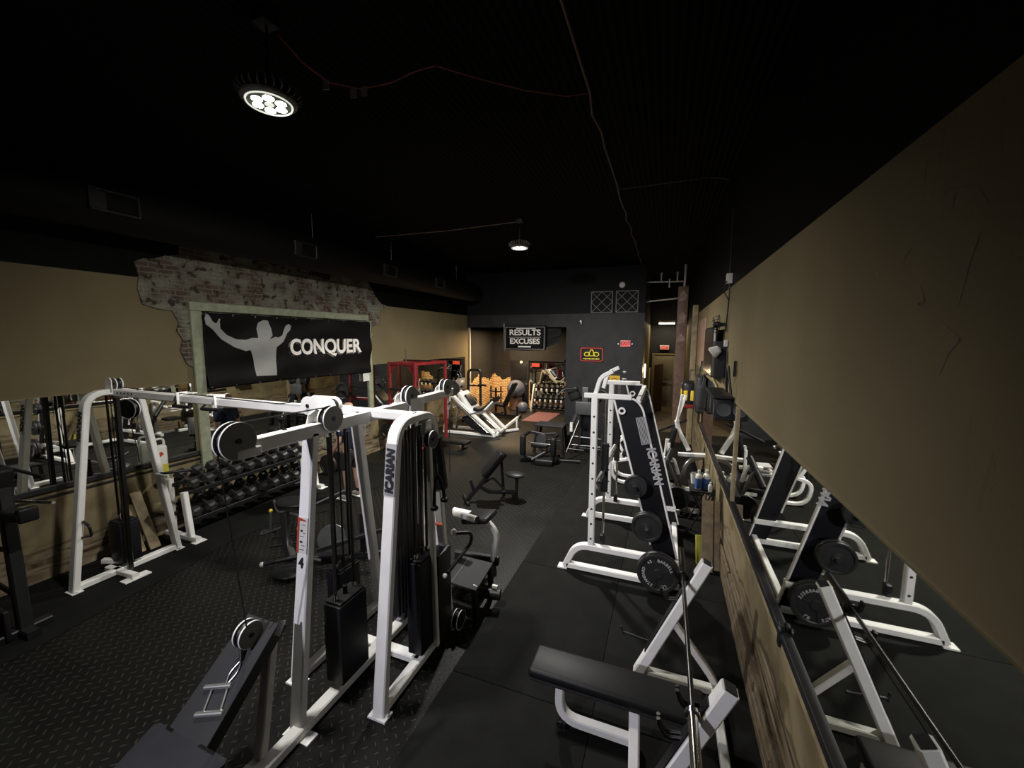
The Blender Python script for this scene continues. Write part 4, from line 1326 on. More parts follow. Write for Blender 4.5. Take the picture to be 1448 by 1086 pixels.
# television, fan, sensor, speakers and bags on the right wall
t = thing('television', 'dark flat television mounted on the right wall', 'television', (0.70, 7.2, 2.35))
MB().box((0.665, 7.2, 2.71), (0.06, 1.34, 0.74), bev=0.008).build('tv_case', M['black'], t)
MB().box((0.633, 7.2, 2.71), (0.004, 1.28, 0.68)).build('screen', M['screen'], t)
MB().box((0.655, 6.528, 2.72), (0.022, 0.006, 0.66)).build('tv_trim', M['plasticw'], t)
MB().box((0.74, 7.2, 2.71), (0.10, 0.3, 0.3)).build('wall_mount', M['black'], t)
t = thing('wall_fan', 'small caged fan on the right wall over a dark box', 'fan', (0.68, 6.35, 3.0))
MB().lathe([(0.03, -0.05), (0.05, 0.0), (0.03, 0.05)], (0.66, 6.35, 3.10), NX, 16).build('fan_motor', M['black'], t)
cg = MB()
for k in range(10):
    a = 2 * math.pi * k / 10
    c, s = math.cos(a), math.sin(a)
    cg.tube([(0.64, 6.35, 3.10), (0.60, 6.35 + c * 0.10, 3.10 + s * 0.10), (0.68, 6.35 + c * 0.13, 3.10 + s * 0.13)], 0.004, 5)
cg.lathe([(0.128, 0), (0.135, 0), (0.135, 0.008), (0.128, 0.008), (0.128, 0)], (0.68, 6.35, 3.10), NX, 24)
cg.build('fan_cage', M['black'], t)
MB().box((0.73, 6.35, 3.10), (0.08, 0.05, 0.05)).build('wall_bracket', M['black'], t)
tag(MB().box((0.70, 6.33, 2.62), (0.14, 0.30, 0.50), bev=0.01).build('speaker_box', M['blackmatte']), 'dark box mounted on the right wall under the caged fan', 'speaker')
t = thing('flood_lamp', 'unlit grey flood lamp on the right wall with a black cord', 'lamp', (0.7, 6.1, 2.7))
MB().lathe([(0.0, -0.02), (0.05, 0.0), (0.085, 0.10), (0.08, 0.11), (0.0, 0.09)], (0.68, 6.10, 2.77), V((-0.7, 0.2, -0.5)), 20).build('lamp_head', M['pipe'], t)
MB().box((0.75, 6.08, 2.84), (0.05, 0.06, 0.09), bev=0.01).build('lamp_base', M['pipe'], t)
MB().tube([(0.765, 6.08, 2.80), (0.768, 6.05, 2.5), (0.768, 6.02, 2.26)], 0.006, 6).build('power_cord', M['cable'], t)

sh = thing('wall_shelf', 'black bracket shelf on the right wall holding two small speakers', 'shelf', (0.66, 5.6, 2.2))
MB().box((0.66, 5.75, 2.215), (0.22, 1.0, 0.025), bev=0.004).build('shelf_board', M['black'], sh)
for y in (5.4, 6.1):
    MB().rect([(0.77, y, 2.05), (0.57, y, 2.20)], 0.025, 0.025, Y_).build('bracket', M['black'], sh)
for k, (y, nm) in enumerate(((5.45, 'black speaker hung under the right wall shelf, nearer one'), (5.86, 'black speaker hung under the right wall shelf, farther one'))):
    t = thing('speaker', nm, 'speaker', (0.68, y, 1.92), group='speakers under the wall shelf')
    MB().box((0.68, y, 2.06), (0.18, 0.22, 0.26), bev=0.012).build('speaker_case', M['black'], t)
    MB().lathe([(0.0, 0.0), (0.03, 0.012), (0.075, 0.002), (0.085, 0.006), (0.085, 0.0)], (0.588, y, 2.06), NX, 20).build('speaker_cone', M['graypad'], t)
    MB().lathe([(0.0, 0.0), (0.03, 0.012), (0.07, 0.002), (0.08, 0.006), (0.08, 0.0)], (0.68, y - 0.113, 2.06), NY, 20).build('speaker_cone', M['graypad'], t)
t = thing('cable_coil', 'black strap looped over a hook above the wall speakers', 'strap', (0.7, 5.3, 2.2))
MB().tube(fillet([(0.73, 5.22, 2.26), (0.70, 5.26, 2.50), (0.70, 5.34, 2.60), (0.70, 5.42, 2.50), (0.72, 5.5, 2.26)], 0.06), 0.014).build('strap_loop', M['cable'], t)
MB().box((0.755, 5.24, 2.56), (0.03, 0.02, 0.18)).build('hook', M['black'], t)


def bag(name, label, y, z0, z1, x, d, w_, m, cat='bag', accents=()):
    t = thing(name, label, cat, (x, y, z0), group='bags hung on the right wall')
    MB().box((x, y, z0 + (z1 - z0) * 0.36), (d, w_, (z1 - z0) * 0.72), bev=d * 0.34).build('bag_body', M[m], t)
    for s in (-1, 1):
        MB().tube(fillet([(x, y + s * w_ * 0.28, z0 + (z1 - z0) * 0.68), (x + 0.02, y + s * w_ * 0.12, z1), (x + 0.02, y, z1)], 0.05), 0.010, 8).build('strap', M['cable'], t)
    MB().tube([(x + 0.02, y, z1), (0.765, y, z1 + 0.02)], 0.012, 8).build('wall_hook', M['steel'], t)
    for (dy, dz, sy, sz, mm) in accents:
        MB().box((x + dy * 0.6, y - w_ * 0.5, z0 + dz), (sy * 0.6, 0.02, sz), bev=0.008).build('bag_patch', M[mm], t)
        MB().box((x - d * 0.5, y + dy, z0 + dz), (0.02, sy, sz), bev=0.008).build('bag_patch', M[mm], t)


bag('gym_bag', 'dark bag with two yellow patches and red base hung on the right wall', 9.9, 1.35, 2.2, 0.53, 0.30, 0.50, 'black', accents=((-0.12, 0.30, 0.14, 0.22, 'yellow'), (0.12, 0.30, 0.14, 0.22, 'yellow'), (0, 0.06, 0.42, 0.08, 'red')))
bag('gym_bag', 'large grey green bag hung next to the yellow patched one', 8.9, 1.45, 2.45, 0.675, 0.16, 0.8, 'board')
bag('jacket', 'dark jacket hung on the right wall under the television', 7.7, 1.7, 2.28, 0.62, 0.14, 0.5, 'blackmatte', 'jacket')
tag(MB().tube([(0.745, 8.6, 2.42), (0.75, 6.4, 2.12)], 0.016, 8).build('wooden_stick', M['plank']), 'pale wooden stick slanting down the right wall past the television', 'stick')

# ------------------------------------------------------------------ white machines behind the smith machine
pm = thing('shoulder_press', 'white lever machine with bent forked arms beside the right wall', 'gym machine', (0.2, 8.2, 0))
B = lambda name, mb, m: mb.build(name, M[m], pm)
B('lever_arm', MB().rect(fillet([(0.26, 8.2, 1.34), (0.30, 8.2, 1.16), (0.55, 8.1, 0.70)], 0.10), 0.10, 0.08, Y_), 'white')
B('lever_arm', MB().rect([(0.26, 8.26, 1.32), (0.40, 8.3, 1.82)], 0.05, 0.05, Y_), 'white')
B('lever_arm', MB().rect([(0.26, 8.14, 1.32), (0.33, 8.05, 1.86)], 0.05, 0.05, Y_), 'white')
B('arm_sleeve', MB().rect([(0.49, 8.12, 0.80), (0.62, 8.08, 0.42)], 0.11, 0.10, Y_), 'black')
B('handle_bar', MB().tube([(-0.16, 8.06, 1.09), (0.44, 8.3, 1.34)], 0.024), 'black')
B('base_rail', MB().rect([(-0.14, 8.3, 0.05), (0.62, 8.1, 0.05)], 0.09, 0.08, Y_), 'white2')
B('base_rail', MB().rect([(0.1, 7.6, 0.05), (0.1, 8.8, 0.05)], 0.09, 0.08, X_), 'white2')
B('upright', MB().rect([(0.05, 8.25, 0.05), (0.12, 8.25, 0.95)], 0.08, 0.08, Y_), 'white2')
B('seat_pad', MB().box((0.02, 8.2, 0.52), (0.34, 0.34, 0.08), bev=0.025), 'vinyl')
B('back_pad', MB().box((0.18, 8.2, 0.90), (0.09, 0.32, 0.62), ry=0.2, bev=0.025), 'vinyl')
B('seat_post', MB().rect([(0.02, 8.2, 0.05), (0.02, 8.2, 0.48)], 0.07, 0.07, Y_), 'white2')
B('side_rail', MB().rect([(-0.14, 7.9, 0.70), (0.22, 7.95, 0.62)], 0.05, 0.05, Y_), 'white')
B('side_rail', MB().rect([(0.14, 7.9, 0.60), (0.14, 7.9, 0.96)], 0.045, 0.045, Y_), 'white')

lp = thing('lever_row_machine', 'low plate loaded machine with crossing grey arms beside the bottles', 'gym machine', (0.3, 7.3, 0))
B = lambda name, mb, m: mb.build(name, M[m], lp)
B('frame_arm', MB().rect(fillet([(0.66, 7.35, 0.90), (0.42, 7.2, 0.86), (0.24, 7.1, 0.10)], 0.16), 0.09, 0.06, Y_), 'steel')
B('frame_arm', MB().rect([(0.10, 7.2, 0.86), (0.46, 7.0, 0.06)], 0.08, 0.05, Y_), 'steel')
B('base_rail', MB().rect([(-0.05, 7.1, 0.04), (0.65, 7.1, 0.04)], 0.08, 0.07, Y_), 'white2')
B('base_rail', MB().rect([(0.30, 6.95, 0.04), (0.30, 7.6, 0.04)], 0.08, 0.07, X_), 'white2')
B('top_bar', MB().rect([(0.28, 7.3, 0.93), (0.70, 7.3, 0.95)], 0.07, 0.06, Y_), 'white')
B('lever', MB().rect(fillet([(0.0, 7.3, 0.83), (0.22, 7.25, 0.86), (0.30, 7.2, 0.60)], 0.08), 0.06, 0.05, Y_), 'white')
B('roller_pad', MB().tube([(0.02, 7.0, 0.60), (0.18, 7.35, 0.98)], 0.055, 16), 'vinyl')
B('seat_pad', MB().box((0.12, 7.45, 0.45), (0.32, 0.36, 0.08), bev=0.025), 'vinyl')
for k, y in enumerate((6.98, 7.03)):
    B('loading_peg', MB().tube([(0.28, y, 0.30), (0.28, y - 0.10, 0.30)], 0.02), 'chrome')
B('stack_tray', MB().box((-0.04, 7.45, 0.72), (0.26, 0.3, 0.03)).box((-0.04, 7.45, 0.78), (0.24, 0.26, 0.02)).box((-0.04, 7.45, 0.84), (0.22, 0.24, 0.02)), 'pipe')
plate('weight_plate', 0.28, 6.90, 0.30, 0.19, 0.04, 'black plate on the low white lever machine by the bottles', 'plates by the right wall')

pc = thing('preacher_bench', 'white curved tube bench glimpsed through the smith machine', 'bench', (-0.7, 8.3, 0))
B = lambda name, mb, m: mb.build(name, M[m], pc)
for y in (8.05, 8.45):
    B('curved_frame', MB().rect(fillet([(-0.34, y, 0.05), (-0.86, y, 0.05), (-0.92, y, 0.45), (-0.62, y, 0.52)], 0.20, 8), 0.06, 0.06, Y_), 'white')
    B('curved_frame', MB().rect(fillet([(-0.70, y, 0.50), (-0.86, y, 0.80), (-0.62, y, 1.0), (-0.40, y, 0.92)], 0.16, 8), 0.055, 0.055, Y_), 'white')
B('cross_rail', MB().rect([(-0.62, 8.05, 0.52), (-0.62, 8.45, 0.52)], 0.07, 0.06, X_), 'white')
B('cross_rail', MB().rect([(-0.40, 8.05, 0.05), (-0.40, 8.45, 0.05)], 0.07, 0.06, X_), 'white')
B('seat_pad', MB().box((-0.54, 8.25, 0.60), (0.36, 0.34, 0.08), bev=0.025), 'vinyl')
B('arm_pad', MB().box((-0.56, 8.25, 1.0), (0.30, 0.46, 0.08), ry=0.5, bev=0.025), 'vinyl')
B('support_post', MB().rect([(-0.50, 8.25, 0.05), (-0.50, 8.25, 0.95)], 0.06, 0.06, Y_), 'white2')

for o in (sm, fb, bb, lp, pc, pm):
    o.location.z += 0.010
for o in list(COL.objects):
    if o.get('group') == grp or o.get('group') == 'plates by the right wall':
        o.location.z += 0.010
# cracks in the plaster of the right wall and a mirror clip
CR = [[(1.742, 3.331), (1.679, 3.366), (1.651, 3.341), (1.629, 3.341), (1.536, 3.313), (1.484, 3.258)], [(1.641, 3.291), (1.631, 3.336)], [(1.455, 3.234), (1.427, 3.235), (1.364, 3.219)], [(1.502, 3.193), (1.53, 3.108), (1.553, 3.003)], [(1.623, 2.951), (1.525, 2.902), (1.572, 2.861), (1.599, 2.796)], [(1.76, 3.077), (1.718, 3.027), (1.756, 3.019), (1.694, 3.001)], [(1.84, 3.219), (1.889, 3.175)], [(2.071, 3.17), (2.047, 3.139)]]
ck = MB()
for c in CR:
    for (a, b), (d, e) in zip(c, c[1:]):
        n = V((0, d - a, e - b))
        s_ = V((0, -n.z, n.y)).normalized() * 0.006
        q = [V((0.7785, a, b)) - s_ * 0.6, V((0.7785, a, b)) + s_, V((0.7785, d, e)) + s_ * 0.5, V((0.7785, d, e)) - s_ * 0.5]
        ck.bm.faces.new([ck.bm.verts.new(p) for p in q])
structure('trim_10', ck, M['rust'])
mc = thing('mirror_clip', 'metal clip on the bottom rail of the near right mirror', 'clip', (0.75, 2.75, 1.0))
MB().box((0.752, 2.77, 1.07), (0.03, 0.05, 0.15), bev=0.008).build('clip_plate', M['black'], mc)
MB().disc((0.735, 2.74, 1.12), X_, 0.02, 0.014, 14).build('clip_screw', M['steel'], mc)
# ================================================================== banner and green frame on the left wall
fr = thing('window_frame', 'faded green wooden frame round the CONQUER banner', 'frame', (-6.76, 6.0, 0.45))
B = lambda name, mb, m: mb.build(name, M[m], fr)
B('frame_board', MB().box((-6.745, 4.11, 1.868), (0.05, 0.15, 2.836), bev=0.006), 'greenwood')
B('frame_board', MB().box((-6.745, 5.99, 3.355), (0.05, 3.92, 0.13), bev=0.006), 'greenwood')
B('frame_board', MB().box((-6.745, 7.97, 2.148), (0.05, 0.13, 2.276), bev=0.006), 'greenwood')
tag(MB().box((-6.70, 5.6, 0.95), (0.08, 2.70, 0.05), bev=0.004).build('wood_ledge', M['plank']), 'pale wooden ledge under the framed mirror', 'ledge')

bn = thing('banner', 'black CONQUER banner with a grey figure raising both arms', 'banner', (-6.70, 6.0, 2.07))
y0, y1, z0, z1 = 4.17, 7.92, 2.07, 3.27
NYb, NZb = 90, 36


def sag(y, z):
    """cloth folds hanging from the eyelets"""
    u = (y - y0) / (y1 - y0)
    v = (z1 - z) / (z1 - z0)
    f = 0.018 * math.sin(u * 19 + v * 2.2) * math.exp(-3.0 * v)
    f += 0.030 * math.sin(9 * (u - 0.45 * v) + 0.6) * math.sin(math.pi * min(1, v * 1.1))
    f += 0.014 * math.sin(23 * (u + 0.35 * v))  * v
    f += 0.012 * math.sin(14 * (u * 0.5 + v))
    return -6.672 + f


g = MB()
rows = []
for j in range(NZb + 1):
    v = j / NZb
    row = []
    for i in range(NYb + 1):
        u = i / NYb
        y = y0 + (y1 - y0) * u
        z = z1 - (z1 - z0) * v - 0.012 * abs(math.sin(u * math.pi * 6)) * (1 - v) + 0.015 * math.sin(u * 5) * v
        row.append(g.bm.verts.new((sag(y, z), y, z)))
    rows.append(row)
for j in range(NZb):
    for i in range(NYb):
        g.bm.faces.new((rows[j][i], rows[j][i + 1], rows[j + 1][i + 1], rows[j + 1][i]))
bo_ = g.build('banner_cloth', M['banner'], bn)
sl_ = bo_.modifiers.new('thickness', 'SOLIDIFY')
sl_.thickness = 0.003


def drape(mb, lift):
    """lay a flat print (y,z) onto the folds of the cloth"""
    bmesh.ops.triangulate(mb.bm, faces=mb.bm.faces[:])
    for _ in range(3):
        es = [e for e in mb.bm.edges if e.calc_length() > 0.07]
        if es:
            bmesh.ops.subdivide_edges(mb.bm, edges=es, cuts=1)
            bmesh.ops.triangulate(mb.bm, faces=mb.bm.faces[:])
    for v in mb.bm.verts:
        v.co.x = sag(v.co.y, v.co.z) + lift + (v.co.x + 6.6)
    return mb


# figure outline, banner units: y along the wall, z up (metres)
fig = [(y + 0.07, z) for y, z in [(4.14, 3.242), (4.111, 3.176), (4.124, 3.083), (4.224, 3.009), (4.365, 2.852), (4.553, 2.724), (4.731, 2.655), (4.813, 2.671), (4.86, 2.563), (4.907, 2.426), (4.929, 2.344), (4.908, 2.215), (5.283, 2.199), (5.256, 2.349), (5.259, 2.519), (5.303, 2.709), (5.445, 2.807), (5.56, 2.965), (5.641, 3.025), (5.67, 3.104), (5.615, 3.14), (5.546, 3.101), (5.531, 3.014), (5.447, 2.927), (5.355, 2.884), (5.294, 2.898), (5.169, 2.85), (5.166, 2.897), (5.247, 2.925), (5.243, 3.045), (5.211, 3.105), (5.192, 3.184), (5.104, 3.191), (5.0, 3.138), (4.962, 3.043), (4.972, 2.95), (5.015, 2.91), (4.967, 2.877), (4.855, 2.877), (4.744, 2.843), (4.588, 2.856), (4.443, 2.926), (4.342, 3.024), (4.304, 3.057), (4.339, 3.175), (4.318, 3.179), (4.296, 3.137), (4.277, 3.1), (4.222, 3.129), (4.187, 3.211), (4.167, 3.241)]]
drape(MB().prism(fig, (-6.6, 0, 0), Y_, Z_, 0.002), 0.006).build('printed_figure', M['print'], bn)
drape(MB().text('CONQUER', (-6.6, 6.63, 2.68), Y_, Z_, 0.52, 0.002, 0.016, fit=(1.93, 0.37)), 0.006).build('lettering', M['printw'], bn)
drape(MB().text('CONQUER', (-6.602, 6.595, 2.655), Y_, Z_, 0.52, 0.002, 0.016, fit=(1.95, 0.39)), 0.004).build('lettering_shadow', M['gray'], bn)
ey = MB()
for k in range(10):
    y = y0 + 0.04 + (y1 - y0 - 0.08) * k / 9
    for z in (z1 - 0.03, z0 + 0.03):
        ey.lathe([(0.006, 0), (0.014, 0), (0.014, 0.006), (0.006, 0.006), (0.006, 0)], (sag(y, z) + 0.004, y, z), X_, 12)
ey.build('eyelet', M['steel'], bn)
tag(MB().box((-6.70, 7.78, 1.95), (0.006, 0.22, 0.20)).box((-6.696, 7.78, 2.0), (0.002, 0.18, 0.03)).build('paper_notice', M['label']), 'paper notice taped under the right end of the CONQUER banner', 'notice')

# ================================================================== dumbbell rack on the left wall
dr = thing('dumbbell_rack', 'two tier white posted dumbbell rack along the left wall', 'rack', (-6.42, 4.6, 0))
B = lambda name, mb, m: mb.build(name, M[m], dr)
R0, R1 = 3.50, 5.72
for y in (R0, R1):
    B('end_post', MB().rect([(-6.22, y, 0.03), (-6.30, y, 0.70)], 0.07, 0.085, Y_), 'white')
    B('end_post', MB().rect([(-6.62, y, 0.03), (-6.60, y, 0.86)], 0.07, 0.085, Y_), 'white2')
    B('foot_rail', MB().rect([(-6.06, y, 0.035), (-6.74, y, 0.035)], 0.08, 0.07, Y_), 'white')
    B('foot_plate', MB().box((-6.06, y, 0.008), (0.10, 0.16, 0.016)), 'white')
for z, nm in ((0.665, 'upper'), (0.235, 'lower')):
    for x, dz in ((-6.32, 0.0), (-6.58, 0.10)):
        B('shelf_rail', MB().rect([(x, R0, z + dz), (x, R1, z + dz)], 0.05, 0.06, X_), 'black')


def dumbbell(name, r, L, hexa=True, m='hexrubber'):
    """lies along local x, grip centre at the origin"""
    t = thing(name, None, 'dumbbell')
    hw = L * 0.30
    for s in (-1, 1):
        h = MB()
        seg = 6 if hexa else 24
        x0, x1 = s * (L / 2 - hw), s * L / 2
        c = 0.16 * r
        d = V((s, 0, 0))
        h.lathe([(r * 0.62, 0), (r, hw * 0.28), (r, hw * 0.74), (r * 0.70, hw)], (x0, 0, 0), d, seg)
        h.build('head', M[m], t, world=False, ang=20 if hexa else 40)
        MB().lathe([(r * 0.5, 0), (r * 0.5, 0.004)], (x1, 0, 0), d, 18).build('end_face', M['graypad'], t, world=False)
    MB().tube([(-L / 2 + hw * 0.8, 0, 0), (-L * 0.1, 0, 0), (0, 0, 0), (L * 0.1, 0, 0), (L / 2 - hw * 0.8, 0, 0)], r * 0.20, 12, [0.9, 1.05, 1.15, 1.05, 0.9]).build('grip', M['steel'], t, world=False)
    return t


proto = dumbbell('hex_dumbbell', 0.088, 0.40)
first = True
slope = math.atan2(0.10, 0.26)
for tier, zt in (('upper', 0.665), ('lower', 0.235)):
    for k in range(10):
        d = proto if first else copy_tree(proto)
        first = False
        r = 0.088
        d.location = (-6.45, R0 + 0.14 + 0.213 * k, zt + 0.050 + 0.03 + r * 0.92 + 0.012)
        rk = math.pi / 6
        d.rotation_euler = (rk if k % 3 else rk + 0.0, slope, 0)
        d['group'] = 'dumbbells on the left wall rack'
        d['label'] = 'black hex dumbbell, ' + ORD[k] + ' from the near end on the ' + tier + ' tier by the left wall'
        if tier == 'lower' and k > 6:
            d['label'] = 'black hex dumbbell, ' + ORD[k] + ' along the lower tier by the left wall, near its far end'
# ================================================================== person at the mirror
def skin(name, chains, m, parent, sub=2):
    """chains: list of lists of (point, rx, ry); the first vertex of the first chain is the root"""
    me = bpy.data.meshes.new(name)
    vs, es, rad = [], [], []
    idx = {}
    for ch in chains:
        prev = None
        for p, rx, ry in ch:
            key = tuple(round(c, 4) for c in p)
            if key not in idx:
                idx[key] = len(vs)
                vs.append(p)
                rad.append((rx, ry))
            i = idx[key]
            if prev is not None and prev != i:
                es.append((prev, i))
            prev = i
    me.from_pydata(vs, es, [])
    o = bpy.data.objects.new(name, me)
    COL.objects.link(o)
    md = o.modifiers.new('skin', 'SKIN')
    md.use_smooth_shade = True
    lay = me.skin_vertices[0].data if me.skin_vertices else None
    if lay is None:
        bpy.context.view_layer.objects.active = o
        bpy.ops.mesh.customdata_skin_add()
        lay = me.skin_vertices[0].data
    for i, r in enumerate(rad):
        lay[i].radius = r
        lay[i].use_root = (i == 0)
    sb = o.modifiers.new('smooth', 'SUBSURF')
    sb.levels = sb.render_levels = sub
    bpy.context.view_layer.update()
    dg = bpy.context.evaluated_depsgraph_get()
    m2 = bpy.data.meshes.new_from_object(o.evaluated_get(dg))
    bpy.data.objects.remove(o)
    m2.name = name
    m2.materials.clear()
    m2.materials.append(m)
    for p in m2.polygons:
        p.use_smooth = True
    ob = bpy.data.objects.new(name, m2)
    COL.objects.link(ob)
    if parent:
        ob.parent = parent
    return ob


# local frame: faces +x, stands at the origin, 1.78 m tall
pr = thing('person', 'bald person in navy shirt and black shorts standing before the mirror by the dumbbells', 'person', (-5.17, 5.53, 0.008), math.pi - 0.15)
body = []
body.append([((0, 0, 0.95), .14, .11), ((0, 0, 1.10), .13, .10), ((0.01, 0, 1.28), .15, .11), ((0.0, 0, 1.42), .13, .10), ((0.0, 0, 1.50), .06, .06), ((0.015, 0, 1.57), .058, .06), ((0.02, 0, 1.64), .074, .090), ((0.02, 0, 1.70), .078, .098), ((0.01, 0, 1.745), .062, .075)])
for s in (-1, 1):
    body.append([((0, 0, 0.95), .14, .11), ((0.0, s * .09, 0.86), .092, .09), ((0.01, s * .105, 0.66), .075, .075), ((0.015, s * .11, 0.48), .055, .055), ((-0.012, s * .115, 0.33), .056, .056), ((-0.02, s * .12, 0.12), .036, .036), ((-0.02, s * .12, 0.07), .040, .040), ((0.06, s * .125, 0.04), .040, .03), ((0.15, s * .135, 0.028), .036, .022)])
    body.append([((0.0, 0, 1.42), .13, .10), ((0.0, s * .165, 1.40), .062, .062), ((-0.01, s * .215, 1.26), .048, .048), ((-0.02, s * .255, 1.10), .038, .040), ((0.08, s * .265, 0.96), .036, .034), ((0.16, s * .255, 0.86), .026, .022), ((0.20, s * .252, 0.815), .032, .018), ((0.23, s * .25, 0.775), .034, .016)])
    for k, (dy, l) in enumerate(((-.026, .055), (-.009, .07), (.009, .066), (.026, .05))):
        b0 = V((0.23, s * .25, 0.775))
        body.append([((0.23, s * .25, 0.775), .034, .016), (tuple(b0 + V((0.012, dy, -0.02))), .0095, .0095), (tuple(b0 + V((0.02 + .1 * l, dy * 1.1, -0.02 - l * .5))), .0088, .0088), (tuple(b0 + V((0.012, dy * 1.1, -0.02 - l))), .0075, .0075)])
    body.append([((0.20, s * .252, 0.815), .032, .018), ((0.215, s * .215, 0.80), .012, .012), ((0.225, s * .20, 0.765), .0095, .0095), ((0.222, s * .195, 0.735), .008, .008)])
bd_ = skin('body', body, M['skin'], pr)
# face and ears welded as parts of the head
fc = MB()
fc.lathe([(0.0, 0.03), (0.010, 0.018), (0.017, 0.0)], (0.105, 0, 1.655), V((1, 0, -0.5)), 10)
fc.build('nose', M['skin'], pr, world=False)
for s in (-1, 1):
    MB().sphere((0.01, s * 0.083, 1.66), 0.03, (0.75, 0.35, 1.1), 12).build('ear', M['skin'], pr, world=False)
    MB().sphere((0.100, s * 0.032, 1.69), 0.011, seg=10).build('eye', M['ink'], pr, world=False)
MB().box((0.104, 0, 1.61), (0.012, 0.045, 0.010), bev=0.004).build('mouth', mat('lips', (0.28, 0.12, 0.10), 0.5), pr, world=False)
shirt = [[((0, 0, 0.90), .165, .135), ((0, 0, 1.02), .16, .13), ((0.01, 0, 1.28), .17, .13), ((0.0, 0, 1.42), .145, .112), ((0, 0, 1.485), .085, .082)]]
for s in (-1, 1):
    shirt.append([((0.0, 0, 1.42), .145, .112), ((0.0, s * .165, 1.405), .078, .078), ((-0.01, s * .212, 1.27), .066, .066), ((-0.015, s * .235, 1.17), .064, .064)])
skin('shirt', shirt, M['shirt'], pr)
sho = [[((0, 0, 0.98), .15, .12), ((0, 0, 0.88), .155, .125)]]
for s in (-1, 1):
    sho.append([((0, 0, 0.88), .155, .125), ((0.0, s * .095, 0.80), .105, .105), ((0.01, s * .107, 0.64), .098, .098), ((0.012, s * .11, 0.54), .094, .094)])
skin('shorts', sho, M['shorts'], pr)
for s in (-1, 1):
    skin('shoe', [[((-0.045, s * .12, 0.055), .045, .048), ((0.03, s * .123, 0.055), .048, .045), ((0.10, s * .13, 0.045), .050, .036), ((0.17, s * .137, 0.036), .044, .028)]], M['shoe'], pr)
    MB().box((0.06, s * 0.128, 0.012), (0.30, 0.10, 0.024), rz=s * 0.07, bev=0.01).build('shoe_sole', M['plasticw'], pr, world=False)
    skin('sock', [[((-0.02, s * .12, 0.09), .046, .046), ((-0.018, s * .119, 0.20), .046, .046)]], M['shorts'], pr, 1)

# ================================================================== black machine at the left edge of the frame
lm = thing('corner_machine', 'tall black machine with padded arm and red shield emblem at the left edge', 'gym machine', (-5.9, 1.7, 0))
B = lambda name, mb, m: mb.build(name, M[m], lm)
B('upright', MB().rect([(-5.72, 1.72, 0.02), (-5.98, 1.78, 1.42)], 0.10, 0.09, Y_), 'black')
B('upright', MB().rect([(-6.35, 1.55, 0.02), (-6.35, 1.62, 1.5)], 0.09, 0.09, Y_), 'black')
B('base_rail', MB().rect([(-6.55, 1.66, 0.04), (-5.55, 1.72, 0.04)], 0.10, 0.08, Y_), 'black')
B('base_rail', MB().rect([(-5.74, 1.1, 0.04), (-5.74, 1.9, 0.04)], 0.10, 0.08, X_), 'black')
B('arm_pad', MB().box((-5.72, 1.76, 1.20), (0.36, 0.16, 0.09), rz=0.1, ry=-0.08, bev=0.03).box((-5.56, 1.78, 1.22), (0.07, 0.14, 0.14), bev=0.02), 'vinyl')
B('back_pad', MB().box((-6.12, 1.74, 1.40), (0.12, 0.30, 0.40), ry=0.2, bev=0.04), 'vinyl')
B('cross_bar', MB().tube([(-6.5, 1.62, 0.78), (-5.82, 1.74, 0.84)], 0.025), 'black')
B('cross_bar', MB().tube([(-6.5, 1.62, 0.62), (-5.8, 1.75, 0.32)], 0.022), 'black')
B('lever_bar', MB().tube([(-6.55, 1.9, 1.56), (-5.75, 1.98, 1.50)], 0.018), 'black')
B('lever_bar', MB().tube([(-6.10, 1.86, 1.24), (-5.9, 1.96, 1.22), (-5.62, 1.98, 1.25)], 0.016), 'chrome')
B('front_panel', MB().box((-5.98, 1.60, 0.17), (0.62, 0.04, 0.30), bev=0.01), 'black')
B('shield_emblem', MB().prism([(-0.14, -0.02), (-0.14, 0.10), (-0.07, 0.08), (0.0, 0.11), (0.07, 0.08), (0.14, 0.10), (0.14, -0.02), (0.07, -0.05), (0.0, -0.02), (-0.07, -0.05)], (-5.90, 1.578, 0.16), X_, Z_, 0.004), 'red')
B('script_mark', MB().tube([(-6.08 + 0.012 * k, 1.577, 0.29 + (0.018 if k % 3 == 0 else -0.012 if k % 3 == 1 else 0.004)) for k in range(26)], 0.003, 5), 'label')

# ================================================================== black bench unit behind the centre tower
hm = thing('cable_bench', 'black lever bench with yellow end caps and curved spine behind the centre tower', 'gym machine', (-4.4, 3.7, 0))
B = lambda name, mb, m: mb.build(name, M[m], hm)
B('spine', MB().rect(fillet([(-4.42, 3.62, 0.02), (-4.62, 3.72, 0.16), (-4.74, 3.80, 0.52)], 0.12), 0.10, 0.09, (0.4, -1, 0)), 'black')
B('seat_pad', MB().sphere((-4.72, 3.92, 0.64), 0.20, (1.2, 0.9, 0.22)), 'vinyl')
B('pad_frame', MB().tube(fillet([(-4.98, 3.85, 0.64), (-4.78, 3.74, 0.54), (-4.40, 4.00, 0.62), (-4.2, 4.35, 0.72)], 0.06), 0.018), 'graypad')
B('handle', MB().tube([(-4.86, 3.70, 0.56), (-4.84, 3.66, 0.30)], 0.022), 'graypad')
B('handle', MB().tube([(-4.62, 3.80, 0.54), (-4.22, 3.84, 0.46)], 0.022), 'graypad')
B('hook_ring', MB().tube(fillet([(-4.80, 3.70, 0.30), (-5.0, 3.66, 0.28), (-4.95, 3.6, 0.26), (-4.7, 3.72, 0.36)], 0.04), 0.018), 'graypad')
B('stop_pin', MB().tube([(-4.82, 3.66, 0.22), (-4.56, 3.80, 0.26)], 0.014).tube([(-4.80, 3.62, 0.12), (-4.52, 3.80, 0.15)], 0.014), 'black')
B('yellow_cap', MB().sphere((-4.86, 3.70, 0.575), 0.026, seg=12), 'yellow')
B('yellow_cap', MB().sphere((-4.36, 3.70, 0.42), 0.030, seg=12), 'yellow')
